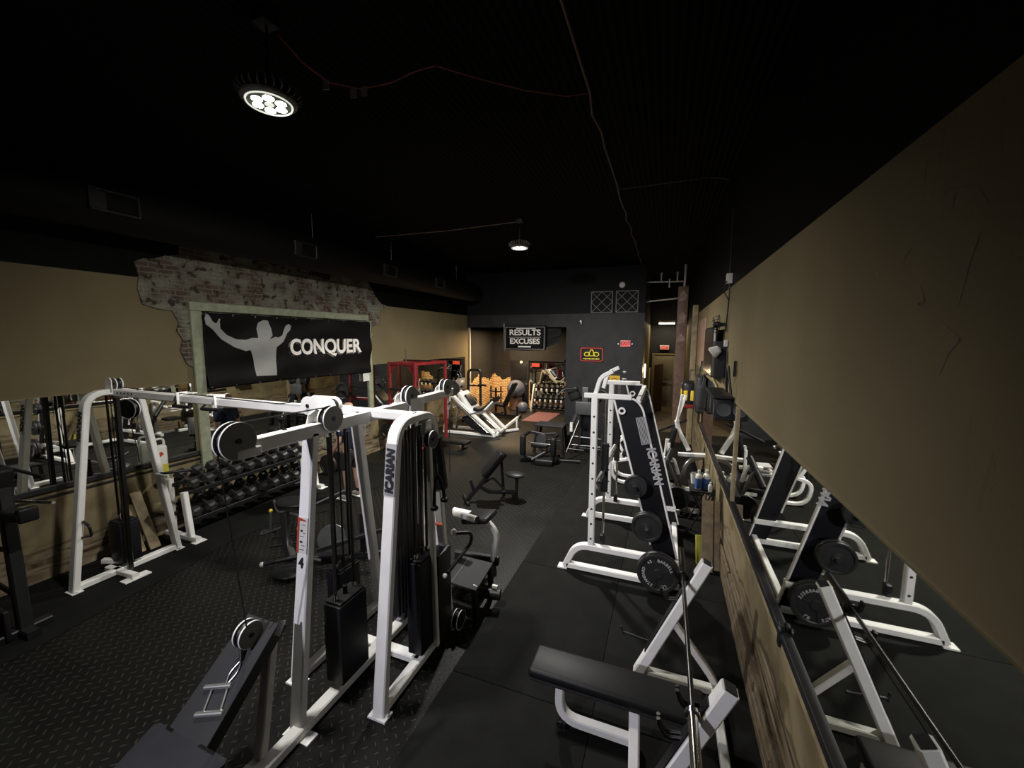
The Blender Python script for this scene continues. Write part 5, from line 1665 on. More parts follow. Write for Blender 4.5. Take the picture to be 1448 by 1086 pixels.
B('foot_bar', MB().tube(fillet([(-4.38, 3.18, 0.20), (-4.10, 3.45, 0.22), (-3.85, 3.55, 0.16)], 0.06), 0.026), 'black')
B('white_tip', MB().sphere((-4.38, 3.18, 0.20), 0.030, seg=12), 'plasticw')
B('foot_rest', MB().sphere((-4.20, 3.36, 0.05), 0.17, (1.2, 0.9, 0.25)), 'black')
B('main_rail', MB().rect([(-4.30, 3.60, 0.06), (-3.3, 4.2, 0.06)], 0.08, 0.08, (-0.5, 0.85, 0)), 'black')
B('lever_bar', MB().rect([(-3.98, 3.62, 0.24), (-3.2, 4.15, 0.46)], 0.06, 0.05, (-0.5, 0.85, 0)), 'black')
B('back_post', MB().rect([(-3.60, 4.02, 0.05), (-3.60, 4.02, 0.62)], 0.08, 0.07, X_), 'black')
B('chrome_disc', MB().disc((-3.88, 3.76, 0.35), V((0.6, -0.7, 0.3)), 0.17, 0.03, 30), 'steel')
# ================================================================== low metal step box and small arm machine beside the centre tower
sb_ = thing('step_box', 'low black metal step box with flat top beside the cable tower', 'step', (-1.90, 3.68, 0))
B = lambda name, mb, m: mb.build(name, M[m], sb_)
B('step_top', MB().prism([(-1.72, 3.95), (-2.14, 3.97), (-2.10, 3.47), (-1.68, 3.43)], (0, 0, 0.345), X_, Y_, 0.022), 'blackmatte')
B('top_seam', MB().box((-2.0, 3.71, 0.369), (0.004, 0.48, 0.002), rz=0.08), 'gray')
B('brand_mark', MB().box((-1.72, 3.50, 0.3685), (0.05, 0.012, 0.002), rz=-0.3).box((-1.72, 3.50, 0.3705), (0.02, 0.006, 0.002), rz=-0.3), 'label')
for x, y in ((-1.74, 3.91), (-2.10, 3.93), (-2.07, 3.51), (-1.72, 3.47)):
    B('leg', MB().rect([(x, y, 0.345), (x + (0.02 if x > -1.9 else -0.02), y, 0.01)], 0.055, 0.05, X_), 'black')
for a, b in (((-1.73, 3.90, .12), (-1.71, 3.48, .12)), ((-2.10, 3.92, .12), (-2.07, 3.52, .12)), ((-1.73, 3.48, .12), (-2.07, 3.52, .12))):
    B('stretcher', MB().rect([a, b], 0.04, 0.04, Z_), 'black')
B('side_roller', MB().tube([(-1.80, 3.72, 0.14), (-1.55, 3.76, 0.14)], 0.055, 16), 'black')
B('side_bracket', MB().box((-1.62, 3.78, 0.21), (0.06, 0.03, 0.03)), 'plasticw')
sa = thing('low_pulley_seat', 'white curved seat arm with black pad behind the cable tower', 'gym machine', (-2.2, 4.45, 0))
B = lambda name, mb, m: mb.build(name, M[m], sa)
B('curved_arm', MB().rect(fillet([(-1.98, 4.55, 0.02), (-1.90, 4.52, 0.44), (-2.12, 4.50, 0.62), (-2.5, 4.45, 0.66)], 0.18, 8), 0.07, 0.06, (0.1, 1, 0)), 'white')
B('seat_pad', MB().box((-2.10, 4.40, 0.66), (0.36, 0.34, 0.07), ry=-0.18, bev=0.025), 'vinyl')
B('cross_tube', MB().tube([(-2.35, 4.22, 0.74), (-2.02, 4.16, 0.74)], 0.04, 16), 'white2')
B('tube_cap', MB().disc((-2.015, 4.159, 0.74), V((1, -0.18, 0)), 0.041, 0.02, 16), 'black')
B('base_rail', MB().rect([(-2.5, 4.5, 0.04), (-1.90, 4.56, 0.04)], 0.08, 0.07, Z_), 'black')

# ================================================================== incline bench in the middle of the diamond tread floor
ib = thing('incline_bench', 'black incline bench with leaning back pad and round seat on the tread floor', 'bench', (-2.85, 6.4, 0))
B = lambda name, mb, m: mb.build(name, M[m], ib)
lean = V((0.62, 0.34, 0.84))
p0 = V((-3.18, 6.16, 0.03))
B('back_frame', MB().rect([p0, p0 + lean * 0.98], 0.06, 0.07, (-0.48, 0.88, 0)), 'black')
B('back_pad', MB().box(p0 + lean * 0.72 + V((-0.05, -0.03, 0.05)), (0.09, 0.30, 0.52), ry=math.atan2(0.72, 0.84), rz=0.50, bev=0.03), 'vinyl')
B('foot_rest', MB().box(p0 + lean * 0.25 + V((-0.08, -0.04, 0.07)), (0.05, 0.10, 0.20), ry=-0.3, rz=0.5), 'black')
B('floor_rail', MB().rect([p0 + V((-0.16, 0.2, 0.0)), p0 + V((0.12, -0.18, 0.0))], 0.05, 0.05, Z_), 'black')
B('rear_leg', MB().rect([p0 + lean * 0.86, (-2.66, 6.62, 0.03)], 0.06, 0.05, (-0.48, 0.88, 0)), 'black')
B('main_rail', MB().rect(fillet([p0 + lean * 0.30, (-2.85, 6.36, 0.16), (-2.40, 6.56, 0.14)], 0.08), 0.06, 0.07, Z_), 'black')
B('seat_post', MB().tube([(-2.40, 6.57, 0.02), (-2.39, 6.58, 0.43)], 0.028), 'black')
B('post_foot', MB().box((-2.40, 6.57, 0.03), (0.30, 0.06, 0.05), rz=-0.9), 'black')
B('seat_pad', MB().sphere((-2.42, 6.59, 0.455), 0.19, (1.0, 0.75, 0.26)), 'vinyl')
B('adjust_arm', MB().tube(fillet([(-2.96, 6.36, 0.30), (-2.78, 6.40, 0.42), (-2.62, 6.5, 0.20)], 0.06), 0.02), 'black')

# ================================================================== hip machine and step stool farther on
hp = thing('hip_machine', 'black hip machine with two upright thigh pads on the tread floor', 'gym machine', (-2.75, 8.9, 0))
B = lambda name, mb, m: mb.build(name, M[m], hp)
for x, y, h in ((-3.02, 8.70, 0.62), (-2.30, 8.74, 0.58)):
    B('thigh_pad', MB().box((x, y, 0.42), (0.13, 0.16, h * 0.78), bev=0.05), 'vinyl')
    B('pad_arm', MB().rect(fillet([(x, y + 0.08, 0.62), (x + 0.04, y + 0.36, 0.66), (-2.62, 9.06, 0.62)], 0.10), 0.07, 0.06, Z_), 'black')
B('lower_arm', MB().rect(fillet([(-3.02, 8.72, 0.30), (-2.96, 8.72, 0.12), (-2.72, 8.80, 0.10)], 0.10), 0.07, 0.07, Y_), 'black')
B('round_cover', MB().lathe([(0.0, 0.03), (0.12, 0.03), (0.15, 0.0), (0.12, -0.03), (0.0, -0.03)], (-2.66, 9.0, 0.50), V((0, -1, 0.25)), 28), 'black')
B('seat_pad', MB().box((-2.66, 8.86, 0.40), (0.40, 0.14, 0.10), bev=0.03), 'vinyl')
B('foot_bar', MB().tube([(-2.78, 8.62, 0.10), (-2.36, 9.0, 0.34)], 0.045, 14), 'black')
B('base', MB().box((-2.50, 8.75, 0.07), (0.42, 0.34, 0.14), rz=0.1, bev=0.03), 'black')
B('base_rail', MB().rect([(-3.05, 8.72, 0.04), (-2.3, 9.35, 0.04)], 0.09, 0.07, Z_), 'black')
B('chrome_rod', MB().tube([(-2.92, 8.82, 0.46), (-2.40, 8.86, 0.44)], 0.016), 'darksteel')
B('chrome_rod', MB().tube([(-2.10, 9.2, 0.20), (-1.92, 9.75, 0.88)], 0.022), 'darksteel')
B('side_rail', MB().rect([(-2.30, 9.0, 0.04), (-1.74, 9.1, 0.04)], 0.06, 0.06, Z_), 'black')
B('side_rod', MB().tube([(-2.1, 9.25, 0.28), (-1.7, 9.3, 0.26)], 0.02), 'darksteel')
st = thing('step_stool', 'tall black stool with a flat top behind the hip machine', 'stool', (-2.65, 9.9, 0))
B = lambda name, mb, m: mb.build(name, M[m], st)
B('stool_top', MB().box((-2.66, 9.85, 0.70), (0.74, 0.46, 0.05), bev=0.015), 'blackmatte')
B('top_mark', MB().box((-2.72, 9.83, 0.728), (0.14, 0.06, 0.003)), 'graypad')
for sx in (-1, 1):
    for sy in (-1, 1):
        B('leg', MB().rect([(-2.66 + sx * 0.32, 9.85 + sy * 0.18, 0.68), (-2.66 + sx * 0.37, 9.85 + sy * 0.24, 0.0)], 0.09, 0.06, Y_), 'black')
B('stretcher', MB().rect([(-3.02, 9.64, 0.34), (-2.30, 9.64, 0.34)], 0.06, 0.05, Y_), 'black')
# pulldown / row machine against the black wall
pd = thing('pulldown_machine', 'black pulldown machine with grey pad against the black back wall', 'gym machine', (-1.95, 10.4, 0))
B = lambda name, mb, m: mb.build(name, M[m], pd)
B('grey_pad', MB().box((-1.86, 10.1, 1.13), (0.46, 0.08, 0.34), bev=0.02), 'graypad')
B('pad_bracket', MB().box((-1.86, 10.2, 1.42), (0.17, 0.10, 0.5), bev=0.02), 'graypad')
for s in (-1, 1):
    B('shoulder_pad', MB().box((-1.86 + s * 0.30, 10.2, 1.48), (0.30, 0.14, 0.34), ry=s * 0.35, bev=0.05), 'vinyl')
    B('handle', MB().tube(fillet([(-1.86 + s * 0.2, 10.1, 1.62), (-1.86 + s * 0.5, 10.0, 1.62), (-1.86 + s * 0.66, 9.9, 1.45)], 0.08), 0.02), 'black')
    B('upright', MB().rect([(-1.86 + s * 0.15, 10.4, 0.02), (-1.86 + s * 0.12, 10.4, 1.4)], 0.07, 0.07, Y_), 'black')
B('side_arm', MB().rect(fillet([(-2.34, 10.36, 0.05), (-2.30, 10.36, 0.45), (-2.08, 10.36, 1.0)], 0.15), 0.08, 0.08, Y_), 'graypad')
B('weight_stack', MB().box((-1.86, 10.55, 0.5), (0.34, 0.24, 0.9), bev=0.01), 'panel')
B('side_shield', MB().prism([(-0.25, 0), (0.25, 0), (0.2, 0.85), (0.0, 1.0), (-0.2, 0.8)], (-1.45, 10.3, 0.02), X_, Z_, 0.05), 'black')
B('base_rail', MB().rect([(-2.14, 10.2, 0.05), (-1.4, 10.2, 0.05)], 0.08, 0.08, Y_), 'black')
B('cross_rod', MB().tube([(-2.12, 9.8, 0.46), (-1.35, 9.8, 0.44)], 0.02), 'darksteel')
B('cross_rod', MB().tube([(-2.12, 9.8, 0.24), (-1.35, 9.8, 0.24)], 0.02), 'darksteel')
B('end_post', MB().tube([(-1.36, 9.78, 0.02), (-1.36, 9.78, 0.56)], 0.025), 'steel')
B('roller_post', MB().tube([(-2.12, 9.80, 0.02), (-2.12, 9.80, 0.6)], 0.025, 12), 'black')
B('white_roller', MB().tube([(-2.12, 9.80, 0.58), (-2.12, 9.80, 0.80)], 0.04, 14), 'plasticw')

# ================================================================== red power rack with its bench
rk = thing('power_rack', 'red perforated power rack in front of the left wall mirror', 'rack', (-6.05, 9.0, 0))
B = lambda name, mb, m: mb.build(name, M[m], rk)
posts = ((-5.58, 9.58), (-5.75, 8.40), (-6.50, 9.58), (-6.50, 8.40))
for x, y in posts:
    B('upright', MB().rect([(x, y, 0.02), (x, y, 2.28)], 0.075, 0.075, X_), 'red')
    h = MB()
    for k in range(17):
        h.disc((x, y - 0.038, 0.3 + k * 0.115), Y_, 0.013, 0.004, 10, 0.001)
        h.disc((x + 0.038, y, 0.3 + k * 0.115), X_, 0.013, 0.004, 10, 0.001)
    B('adjustment_hole', h, 'ink')
    B('foot_plate', MB().box((x, y, 0.012), (0.16, 0.16, 0.024), bev=0.004), 'red')
    B('bolt', MB().disc((x, y - 0.04, 2.22), Y_, 0.018, 0.012, 10, 0.002).disc((x + 0.04, y, 2.16), X_, 0.018, 0.012, 10, 0.002), 'steel')
for a, b in (((-5.75, 8.40, 2.24), (-6.50, 8.40, 2.24)), ((-5.58, 9.58, 2.24), (-6.50, 9.58, 2.24)), ((-5.75, 8.40, 2.24), (-5.58, 9.58, 2.24)), ((-6.5, 8.4, 2.24), (-6.5, 9.58, 2.24)), ((-5.75, 8.40, 0.06), (-5.58, 9.58, 0.06)), ((-6.5, 8.4, 0.06), (-6.5, 9.58, 0.06)), ((-5.75, 8.4, 1.30), (-6.50, 8.4, 1.30))):
    B('cross_member', MB().rect([a, b], 0.07, 0.07, (0, 0, 1)), 'red')
for x, y in ((-5.75, 8.40), (-6.50, 8.40)):
    B('gusset', MB().prism([(0, 0), (0.22, 0), (0, -0.22)] if x < -6 else [(0, 0), (0, -0.22), (-0.22, 0)], (x + (0.03 if x < -6 else -0.03), y, 2.2), X_, Z_, 0.02), 'red')
    B('lower_brace', MB().prism([(-0.06, 0), (0.14, 0), (0.10, 0.5), (0.0, 0.8), (-0.06, 0.8)], (x, y - 0.05, 0.45), X_, Z_, 0.02), 'red')
for y in (8.40, 9.58):
    B('bar_hook', MB().box((-5.62 if y > 9 else -5.79, y - 0.08, 1.42), (0.05, 0.12, 0.10), bev=0.01), 'black')
B('pull_up_bar', MB().tube([(-6.5, 9.0, 2.30), (-5.66, 9.0, 2.30)], 0.02), 'black')
B('band_peg', MB().tube([(-6.0, 8.40, 2.26), (-6.0, 8.40, 2.62)], 0.018), 'steel')
B('accessory_rail', MB().box((-6.12, 8.36, 1.60), (0.70, 0.04, 0.05)), 'black')
bb = thing('barbell', 'barbell with wooden coloured shaft racked in the red power rack', 'barbell', (-5.7, 9.0, 1.4))
MB().tube([(-5.70, 7.9, 1.50), (-5.50, 10.2, 1.50)], 0.016).build('bar_shaft', M['steel'], bb)
for y0, y1, x0, x1 in ((7.9, 8.28, -5.70, -5.667), (9.75, 10.2, -5.54, -5.50)):
    MB().tube([(x0, y0, 1.50), (x1, y1, 1.50)], 0.026).build('sleeve', M['steel'], bb)
plate('weight_plate', -5.675, 8.18, 1.50, 0.225, 0.045, 'black plate on the near end of the barbell in the red rack', 'plates on the racked barbell')
plate('weight_plate', -5.53, 9.86, 1.50, 0.225, 0.045, 'black plate on the far end of the barbell in the red rack', 'plates on the racked barbell')
for k, (x, y, z, lab) in enumerate(((-6.50, 8.30, 0.55, 'black plate stored low on the near red rack post'), (-6.50, 8.30, 0.98, 'black plate stored high on the near red rack post'), (-5.75, 8.30, 0.42, 'black plate stored low on the front red rack post'), (-6.5, 9.72, 0.6, 'black plate stored on the far red rack post'))):
    plate('weight_plate', x, y - 0.03, z, 0.20 - 0.015 * k, 0.045, lab, 'plates stored on the red rack')
rb = thing('flat_bench', 'low black flat bench standing in front of the red rack', 'bench', (-5.1, 9.1, 0))
MB().box((-5.12, 9.12, 0.20), (0.95, 0.30, 0.08), bev=0.025).build('bench_pad', M['vinyl'], rb)
for x in (-5.45, -4.82):
    MB().rect([(x, 9.12, 0.02), (x, 9.12, 0.17)], 0.06, 0.06, Y_).box((x, 9.12, 0.02), (0.06, 0.4, 0.04)).build('leg', M['black'], rb)
t = thing('small_dumbbell', 'single small dumbbell lying on the tread floor before the red rack', 'dumbbell', (-4.6, 7.2, 0.0))
MB().tube([(-4.72, 7.10, 0.06), (-4.42, 7.28, 0.06)], 0.018).build('grip', M['steel'], t)
for p in ((-4.72, 7.10, 0.06), (-4.42, 7.28, 0.06)):
    MB().disc(p, V((0.3, 0.18, 0)), 0.058, 0.09, 20, 0.01).build('head', M['black'], t)

# black plates on the floor along the wall past the dumbbells
for k, (y, a) in enumerate(((6.35, 'nearer'), (6.62, 'farther'))):
    plate('weight_plate', -6.55, y, 0.225, 0.215, 0.05, 'black plate standing on the floor past the dumbbell rack, ' + a + ' one', 'plates past the dumbbell rack')

# ================================================================== leg press
lp = thing('leg_press', 'white leg press with angled twin rails and black seat pad before the alcove', 'gym machine', (-5.0, 10.9, 0))
B = lambda name, mb, m: mb.build(name, M[m], lp)
for y in (10.62, 11.25):
    B('sled_rail', MB().rect([(-6.02, y, 1.22), (-4.58, y, 0.10)], 0.10, 0.09, Y_), 'white')
    B('rail_guide', MB().tube([(-5.95, y - 0.08, 1.06), (-4.75, y - 0.08, 0.14)], 0.025), 'chrome')
    B('base_rail', MB().rect([(-6.1, y, 0.05), (-4.55, y, 0.05)], 0.09, 0.08, Y_), 'white')
    B('rear_leg', MB().rect([(-6.02, y, 1.18), (-6.25, y, 0.02)], 0.08, 0.08, Y_), 'white2')
B('sled_plate', MB().box((-5.55, 10.93, 0.98), (0.10, 0.62, 0.70), ry=-0.68, bev=0.02), 'white')
B('sled_window', MB().box((-5.50, 10.93, 1.02), (0.10, 0.34, 0.40), ry=-0.68, bev=0.02), 'black')
B('seat_pad', MB().rect(fillet([(-5.30, 10.93, 0.78), (-5.05, 10.93, 0.72), (-4.62, 10.93, 1.12)], 0.16, 6), 0.46, 0.10, Y_, 0.03), 'vinyl')
B('pad_shell', MB().rect(fillet([(-5.36, 10.93, 0.70), (-5.06, 10.93, 0.64), (-4.66, 10.93, 1.05)], 0.16, 6), 0.50, 0.05, Y_), 'white')
for y in (10.75, 11.1):
    B('carriage_bar', MB().rect([(-5.02, y, 0.70), (-4.40, y, 0.18)], 0.07, 0.07, Y_), 'white')
B('side_cover', MB().prism([(-5.15, 0.36), (-4.60, 0.08), (-4.95, 0.08), (-5.4, 0.30), (-5.6, 0.55), (-5.35, 0.62)], (0, 10.56, 0), X_, Z_, 0.02), 'black')
B('front_rail', MB().rect([(-4.52, 10.66, 0.08), (-4.45, 12.3, 0.30)], 0.08, 0.07, Z_), 'white')
B('front_rail', MB().rect([(-4.55, 11.25, 0.05), (-4.22, 11.7, 0.05)], 0.07, 0.07, Z_), 'white')
B('front_post', MB().rect([(-4.38, 12.0, 0.02), (-4.38, 12.0, 0.30)], 0.05, 0.05, Y_), 'white')
B('long_lever', MB().tube([(-6.4, 10.2, 0.35), (-4.85, 10.7, 0.78)], 0.022), 'steel')
B('lever_cap', MB().tube([(-4.45, 12.3, 0.30), (-4.44, 12.42, 0.33)], 0.03), 'rust')
for y in (10.5, 11.4):
    B('plate_peg', MB().tube([(-5.75, y, 0.86), (-5.75, y + (0.25 if y > 11 else -0.25), 0.86)], 0.022), 'chrome')
plate('weight_plate', -5.75, 11.5, 0.86, 0.20, 0.045, 'black plate on the far peg of the leg press', 'plates on the leg press')

# dark machine and plate tree by the alcove mouth
ms = thing('roman_chair', 'black upright frame machine standing at the brick corner by the alcove', 'gym machine', (-6.3, 12.7, 0))
B = lambda name, mb, m: mb.build(name, M[m], ms)
B('hoop', MB().tube(fillet([(-6.45, 12.6, 0.02), (-6.42, 12.6, 1.78), (-5.95, 12.6, 1.80), (-5.95, 12.6, 0.02)], 0.14), 0.045), 'black')
B('cross_bar', MB().tube([(-6.42, 12.6, 1.24), (-5.95, 12.6, 1.24)], 0.03), 'black')
B('arm_pad', MB().box((-5.84, 12.5, 1.28), (0.30, 0.10, 0.07), bev=0.02), 'vinyl')
B('base_rail', MB().rect([(-6.45, 12.2, 0.05), (-6.45, 13.0, 0.05)], 0.08, 0.08, X_).rect([(-5.95, 12.2, 0.05), (-5.95, 13.0, 0.05)], 0.08, 0.08, X_), 'black')
ab = thing('adjustable_bench', 'dark adjustable bench tilted up in front of the brick wall', 'bench', (-5.4, 13.6, 0))
B = lambda name, mb, m: mb.build(name, M[m], ab)
B('back_pad', MB().box((-5.28, 13.7, 0.82), (0.12, 0.36, 1.0), ry=0.45, bev=0.04), 'vinyl')
B('seat_pad', MB().box((-5.66, 13.6, 0.46), (0.44, 0.36, 0.10), ry=0.1, bev=0.04), 'vinyl')
B('frame', MB().rect([(-6.0, 13.6, 0.06), (-4.85, 13.6, 0.06)], 0.08, 0.08, Y_).rect([(-5.4, 13.6, 0.06), (-5.45, 13.6, 0.5)], 0.08, 0.08, Y_).rect([(-4.9, 13.35, 0.05), (-4.9, 13.85, 0.05)], 0.08, 0.08, X_).rect([(-4.88, 13.4, 0.05), (-4.88, 13.4, 0.46)], 0.07, 0.07, Y_), 'black')
pt = thing('plate_tree', 'small dark rack of handles before the brick wall', 'rack', (-6.1, 14.2, 0))
B = lambda name, mb, m: mb.build(name, M[m], pt)
B('tree_post', MB().rect([(-6.05, 14.2, 0.02), (-6.05, 14.2, 1.0)], 0.07, 0.07, X_), 'black')
for z in (0.35, 0.6, 0.85):
    B('tree_arm', MB().tube([(-6.32, 14.2, z), (-5.78, 14.2, z)], 0.024).tube([(-5.84, 14.2, z), (-5.84, 14.2, z + 0.2)], 0.03).tube([(-6.26, 14.2, z), (-6.26, 14.2, z + 0.2)], 0.03), 'black')
B('tree_foot', MB().box((-6.05, 14.2, 0.03), (0.5, 0.4, 0.05), bev=0.01), 'black')

# ================================================================== alcove: dumbbells, balls, clock
t = thing('exercise_ball', 'grey blue exercise ball resting above the tilted bench in the alcove', 'ball', (-5.62, 15.2, 0.0), group='exercise balls')
MB().sphere((-5.60, 15.2, 0.86), 0.36, seg=32).build('ball', M['ball'], t)
MB().lathe([(0.22, 0), (0.26, 0.02), (0.26, 0.49), (0.22, 0.53)], (-5.60, 15.2, 0.0), Z_, 24).build('ball_stand', M['brown'], t)
tag(MB().sphere((-5.13, 14.72, 0.21), 0.21, seg=32).build('exercise_ball', M['ball']), 'smaller blue ball squeezed beside the white end of the alcove dumbbell rack', 'ball', 'exercise balls')
ar = thing('dumbbell_rack', 'dumbbell rack with white end plate and saddles in the back alcove', 'rack', (-4.15, 15.35, 0))
B = lambda name, mb, m: mb.build(name, M[m], ar)
for x in (-4.92, -3.30):
    B('end_plate', MB().prism([(15.05, 0.0), (15.62, 0.0), (15.62, 1.05), (15.42, 1.05), (15.28, 0.80), (15.02, 0.10)], (x, 0, 0), Y_, Z_, 0.05), 'plasticw')
    B('plate_hole', MB().disc((x + 0.05, 15.3, 0.35), X_, 0.07, 0.012, 20), 'black')
for z, y in ((0.84, 15.44), (0.44, 15.26), (0.12, 15.15)):
    B('tier', MB().box((-4.09, y, z), (1.60, 0.22, 0.03), rx=-0.35, bev=0.004), 'black')
    for k in range(7):
        if z > 0.2:
            B('saddle', MB().box((-4.76 + 0.215 * k, y - 0.16, z + 0.01), (0.07, 0.05, 0.11), bev=0.015), 'plasticw')
proto2 = dumbbell('round_dumbbell', 0.085, 0.36, False, 'black')
first = True
for tier, z, y, n in (('top', 0.84, 15.44, 7), ('middle', 0.44, 15.26, 7), ('bottom', 0.12, 15.15, 7)):
    for k in range(n):
        d = proto2 if first else copy_tree(proto2)
        first = False
        d.location = (-4.74 + 0.215 * k, y, z + 0.115)
        d.rotation_euler = (0, -0.35, math.pi / 2 + math.pi)
        d['group'] = 'dumbbells on the alcove rack'
        d['label'] = 'black round dumbbell, ' + ORD[k] + ' from the white end plate on the ' + tier + ' tier in the alcove'
bottle2 = thing('water_jug', 'blue water jug on the right end of the alcove rack', 'bottle', (-3.36, 15.0, 0.40))
MB().lathe([(0, 0), (0.08, 0), (0.085, 0.02), (0.085, 0.22), (0.03, 0.30), (0.03, 0.34), (0, 0.34)], (-3.38, 14.98, 0.40), Z_, 20).build('jug_body', M['blue'], bottle2)
t = thing('wall_clock', 'small round pale faced clock over the black alcove door', 'clock', (-5.55, 15.7, 1.83))
MB().disc((-5.55, 15.72, 1.91), Y_, 0.075, 0.03, 24).build('clock_case', M['black'], t)
MB().disc((-5.55, 15.702, 1.91), Y_, 0.062, 0.006, 24, 0.001).build('clock_face', M['plasticw'], t)
tag(MB().box((-4.95, 15.77, 1.80), (0.34, 0.01, 0.14)).build('red_flyer', M['reddecal']), 'red flyer at the top left of the alcove mirror', 'flyer')
o = MB().box((-4.18, 14.15, 0.004), (0.92, 1.9, 0.008), rz=-0.02).build('yoga_mat', M['pink'])
tag(o, 'faded pink yoga mat lying on the floor at the alcove mouth', 'mat')

# ================================================================== things on the black back wall
t = thing('results_banner', 'black RESULTS EXCUSES banner hung over the alcove opening', 'banner', (-4.55, 13.2, 2.45))
g = MB()
rows = []
for j in range(13):
    row = []
    for i in range(25):
        u, v = i / 24, j / 12
        row.append(g.bm.verts.new((-5.30 + 1.52 * u, 13.22 + 0.02 * math.sin(u * 7 + v * 3) - 0.03 * v, 3.32 - 0.82 * v - 0.03 * math.sin(math.pi * u) * v)))
    rows.append(row)
for j in range(12):
    for i in range(24):
        g.bm.faces.new((rows[j][i], rows[j + 1][i], rows[j + 1][i + 1], rows[j][i + 1]))
co = g.build('banner_cloth', M['banner'], t)
m_ = co.modifiers.new('thickness', 'SOLIDIFY')
m_.thickness = 0.004
MB().text('RESULTS', (-4.54, 13.165, 3.08), X_, Z_, 0.27, 0.004, 0.008, 1.10).build('lettering', M['printw'], t)
MB().text('EXCUSES', (-4.54, 13.155, 2.78), X_, Z_, 0.25, 0.004, 0.008, 1.08).build('lettering', M['printw'], t)
MB().box((-4.54, 13.16, 2.925), (1.16, 0.004, 0.012)).box((-4.50, 13.17, 3.225), (0.7, 0.004, 0.022)).box((-4.54, 13.15, 2.605), (0.46, 0.004, 0.05)).build('small_print', M['printw'], t)
MB().rect([(-5.24, 13.165, 3.27), (-5.24, 13.14, 2.52), (-3.84, 13.14, 2.52), (-3.84, 13.165, 3.27), (-5.24, 13.165, 3.27)], 0.006, 0.016, Y_).build('border_line', M['silverdecal'], t)
MB().tube([(-5.32, 13.21, 3.42), (-5.30, 13.20, 2.44)], 0.014).build('banner_pole', M['steel'], t)
g = MB()
rows = []
for j in range(9):
    row = []
    for i in range(17):
        u, v = i / 16, j / 8
        z = 3.15 - 0.75 * v * (0.45 + 0.55 * math.sin(math.pi * (0.15 + 0.75 * u)))
        row.append(g.bm.verts.new((-4.6 + 1.25 * u, 13.52 + 0.04 * math.sin(v * 14 + u * 3), z + 0.16)))
    rows.append(row)
for j in range(8):
    for i in range(16):
        g.bm.faces.new((rows[j][i], rows[j + 1][i], rows[j + 1][i + 1], rows[j][i + 1]))
o = g.build('draped_cloth', M['shorts'])
m_ = o.modifiers.new('thickness', 'SOLIDIFY')
m_.thickness = 0.004
tag(o, 'black cloth draped in swags behind the RESULTS banner', 'cloth')

t = thing('neon_sign', 'black sign with red border and yellow emblem on the black back wall', 'sign', (-2.25, 13.25, 2.14))
MB().box((-2.255, 13.275, 2.375), (0.74, 0.05, 0.46), bev=0.01).build('sign_box', M['blackmatte'], t)
MB().rect(fillet([(-2.3, 13.245, 2.585), (-1.905, 13.245, 2.585), (-1.905, 13.245, 2.165), (-2.605, 13.245, 2.165), (-2.605, 13.245, 2.585), (-2.3, 13.245, 2.585)], 0.05), 0.012, 0.022, Y_).build('sign_border', M['neonred'], t)
em = MB()
for s in (-1, 1):
    em.tube([(-2.255 + s * (0.15 + 0.085 * math.cos(a)), 13.243, 2.385 + 0.062 * math.sin(a)) for a in [2 * math.pi * k / 20 for k in range(21)]], 0.014, 6)
em.tube(fillet([(-2.36, 13.243, 2.33), (-2.32, 13.243, 2.44), (-2.285, 13.243, 2.53), (-2.225, 13.243, 2.53), (-2.19, 13.243, 2.44), (-2.15, 13.243, 2.33)], 0.04), 0.016, 6)
em.tube([(-2.34, 13.243, 2.335), (-2.17, 13.243, 2.335)], 0.014, 6)
em.build('emblem', M['neonyel'], t)
ul = MB()
for k in range(9):
    ul.box((-2.50 + 0.06 * k, 13.244, 2.235), (0.045, 0.008, 0.045 if k % 2 else 0.03))
ul.build('emblem_lettering', M['neonyel'], t)

t = thing('exit_sign', 'small red lit sign on the black back wall near its right edge', 'sign', (-1.2, 13.25, 2.64))
MB().box((-1.2, 13.27, 2.74), (0.31, 0.05, 0.20), bev=0.006).build('sign_box', M['plasticw'], t)
MB().box((-1.2, 13.243, 2.74), (0.29, 0.006, 0.18)).build('sign_face', M['redlit'], t)
MB().text('EXIT', (-1.2, 13.238, 2.74), X_, Z_, 0.15, 0.003, 0.002).build('lettering', M['ink'], t)
for s in (-1, 1):
    MB().disc((-1.2 + s * 0.21, 13.26, 2.73), Y_, 0.03, 0.06, 14).build('emergency_head', M['steel'], t)
o = thing('yellow_poster', 'yellow poster with dark emblem low on the black back wall', 'poster', (-1.5, 13.29, 1.45))
MB().box((-1.50, 13.292, 1.58), (0.34, 0.008, 0.26)).build('poster_sheet', mat('yellow_paper', (0.75, 0.45, 0.04), 0.6), o)
MB().rect([(-1.60 + 0.0 + 0.1 * (1 - math.cos(a)), 13.286, 1.56 + 0.06 * math.sin(a)) for a in [math.pi * k / 10 for k in range(11)]], 0.004, 0.018, Y_).box((-1.5, 13.286, 1.54), (0.2, 0.004, 0.02)).build('poster_print', M['ink'], o)
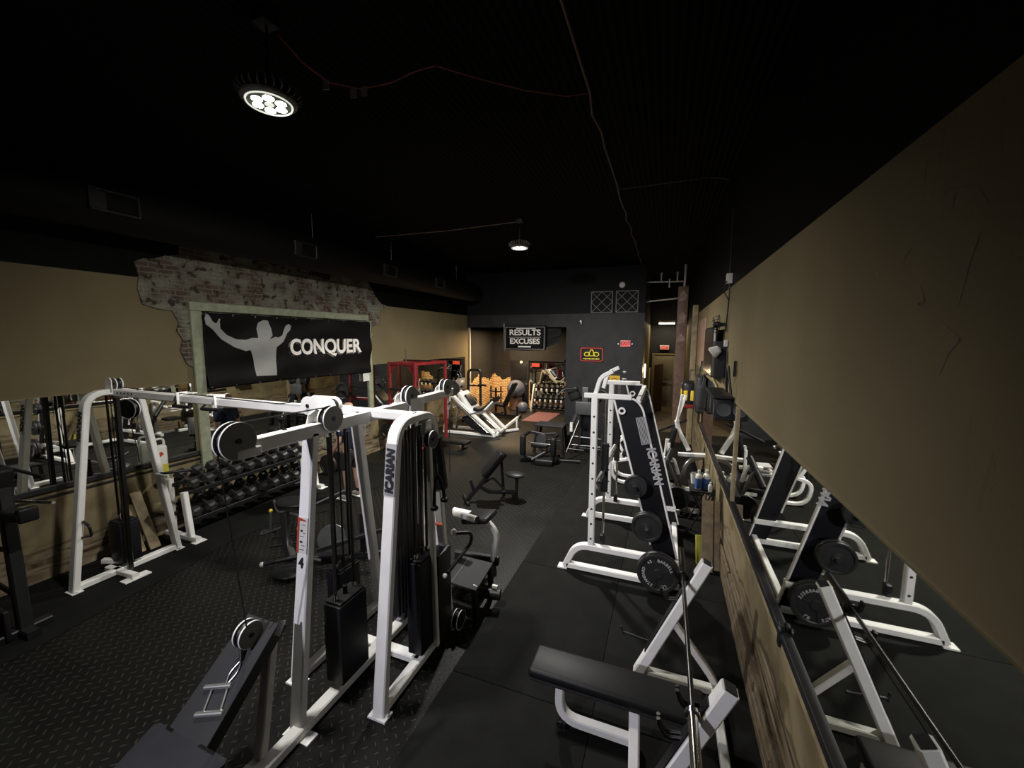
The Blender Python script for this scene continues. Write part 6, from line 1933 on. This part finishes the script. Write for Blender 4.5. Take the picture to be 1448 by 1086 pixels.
for k, (z, s, lab) in enumerate(((1.81, 0.11, 'upper light switch plate right of the yellow poster'), (1.56, 0.15, 'lower round outlet plate right of the yellow poster'))):
    t = thing('wall_plate', lab, 'outlet', (-1.19, 13.28, z - s / 2), group='plates on the black wall')
    MB().box((-1.19, 13.29, z), (s, 0.015, s), bev=0.005).build('cover', M['steel'], t)
    if k:
        MB().disc((-1.19, 13.28, z), Y_, 0.05, 0.012, 18).disc((-1.19, 13.276, z), Y_, 0.012, 0.02, 10).build('socket', M['ink'], t)
    else:
        MB().box((-1.215, 13.28, z), (0.018, 0.02, 0.035)).box((-1.165, 13.28, z), (0.018, 0.02, 0.035)).build('switch', M['ink'], t)
tag(MB().lathe([(0, 0), (0.09, 0.0), (0.095, 0.02), (0.08, 0.045), (0, 0.05)], (-1.36, 13.30, 4.57), NY, 24).build('smoke_alarm', M['plasticw']), 'round white alarm high on the black bulkhead', 'alarm')
for k, (x, nm) in enumerate(((-1.98, 'left lattice grille high on the black bulkhead'), (-1.20, 'right lattice grille high on the black bulkhead'))):
    t = thing('lattice_grille', nm, 'grille', (x, 13.27, 3.72), group='lattice grilles')
    MB().rect([(x - 0.33, 13.28, 3.73), (x - 0.33, 13.28, 4.38), (x + 0.33, 13.28, 4.38), (x + 0.33, 13.28, 3.73), (x - 0.33, 13.28, 3.73)], 0.03, 0.024, Y_).build('grille_frame', M['gray'], t)
    lt = MB()
    for a, b in (((-.33, 0), (.33, .65)), ((-.33, .65), (.33, 0)), ((-.33, .33), (0, .65)), ((0, .65), (.33, .33)), ((.33, .33), (0, 0)), ((0, 0), (-.33, .33))):
        lt.rect([(x + a[0], 13.285, 3.73 + a[1]), (x + b[0], 13.285, 3.73 + b[1])], 0.01, 0.016, Y_)
    lt.build('lattice_bars', M['gray'], t)
tag(MB().box((-2.62, 13.27, 3.40), (0.05, 0.06, 0.10), bev=0.008).lathe([(0.0, 0), (0.03, 0.0), (0.03, 0.06), (0, 0.06)], (-2.62, 13.22, 3.45), NY, 12).build('security_camera', M['steel']), 'tiny security camera on the upper black wall left of the grilles', 'camera')
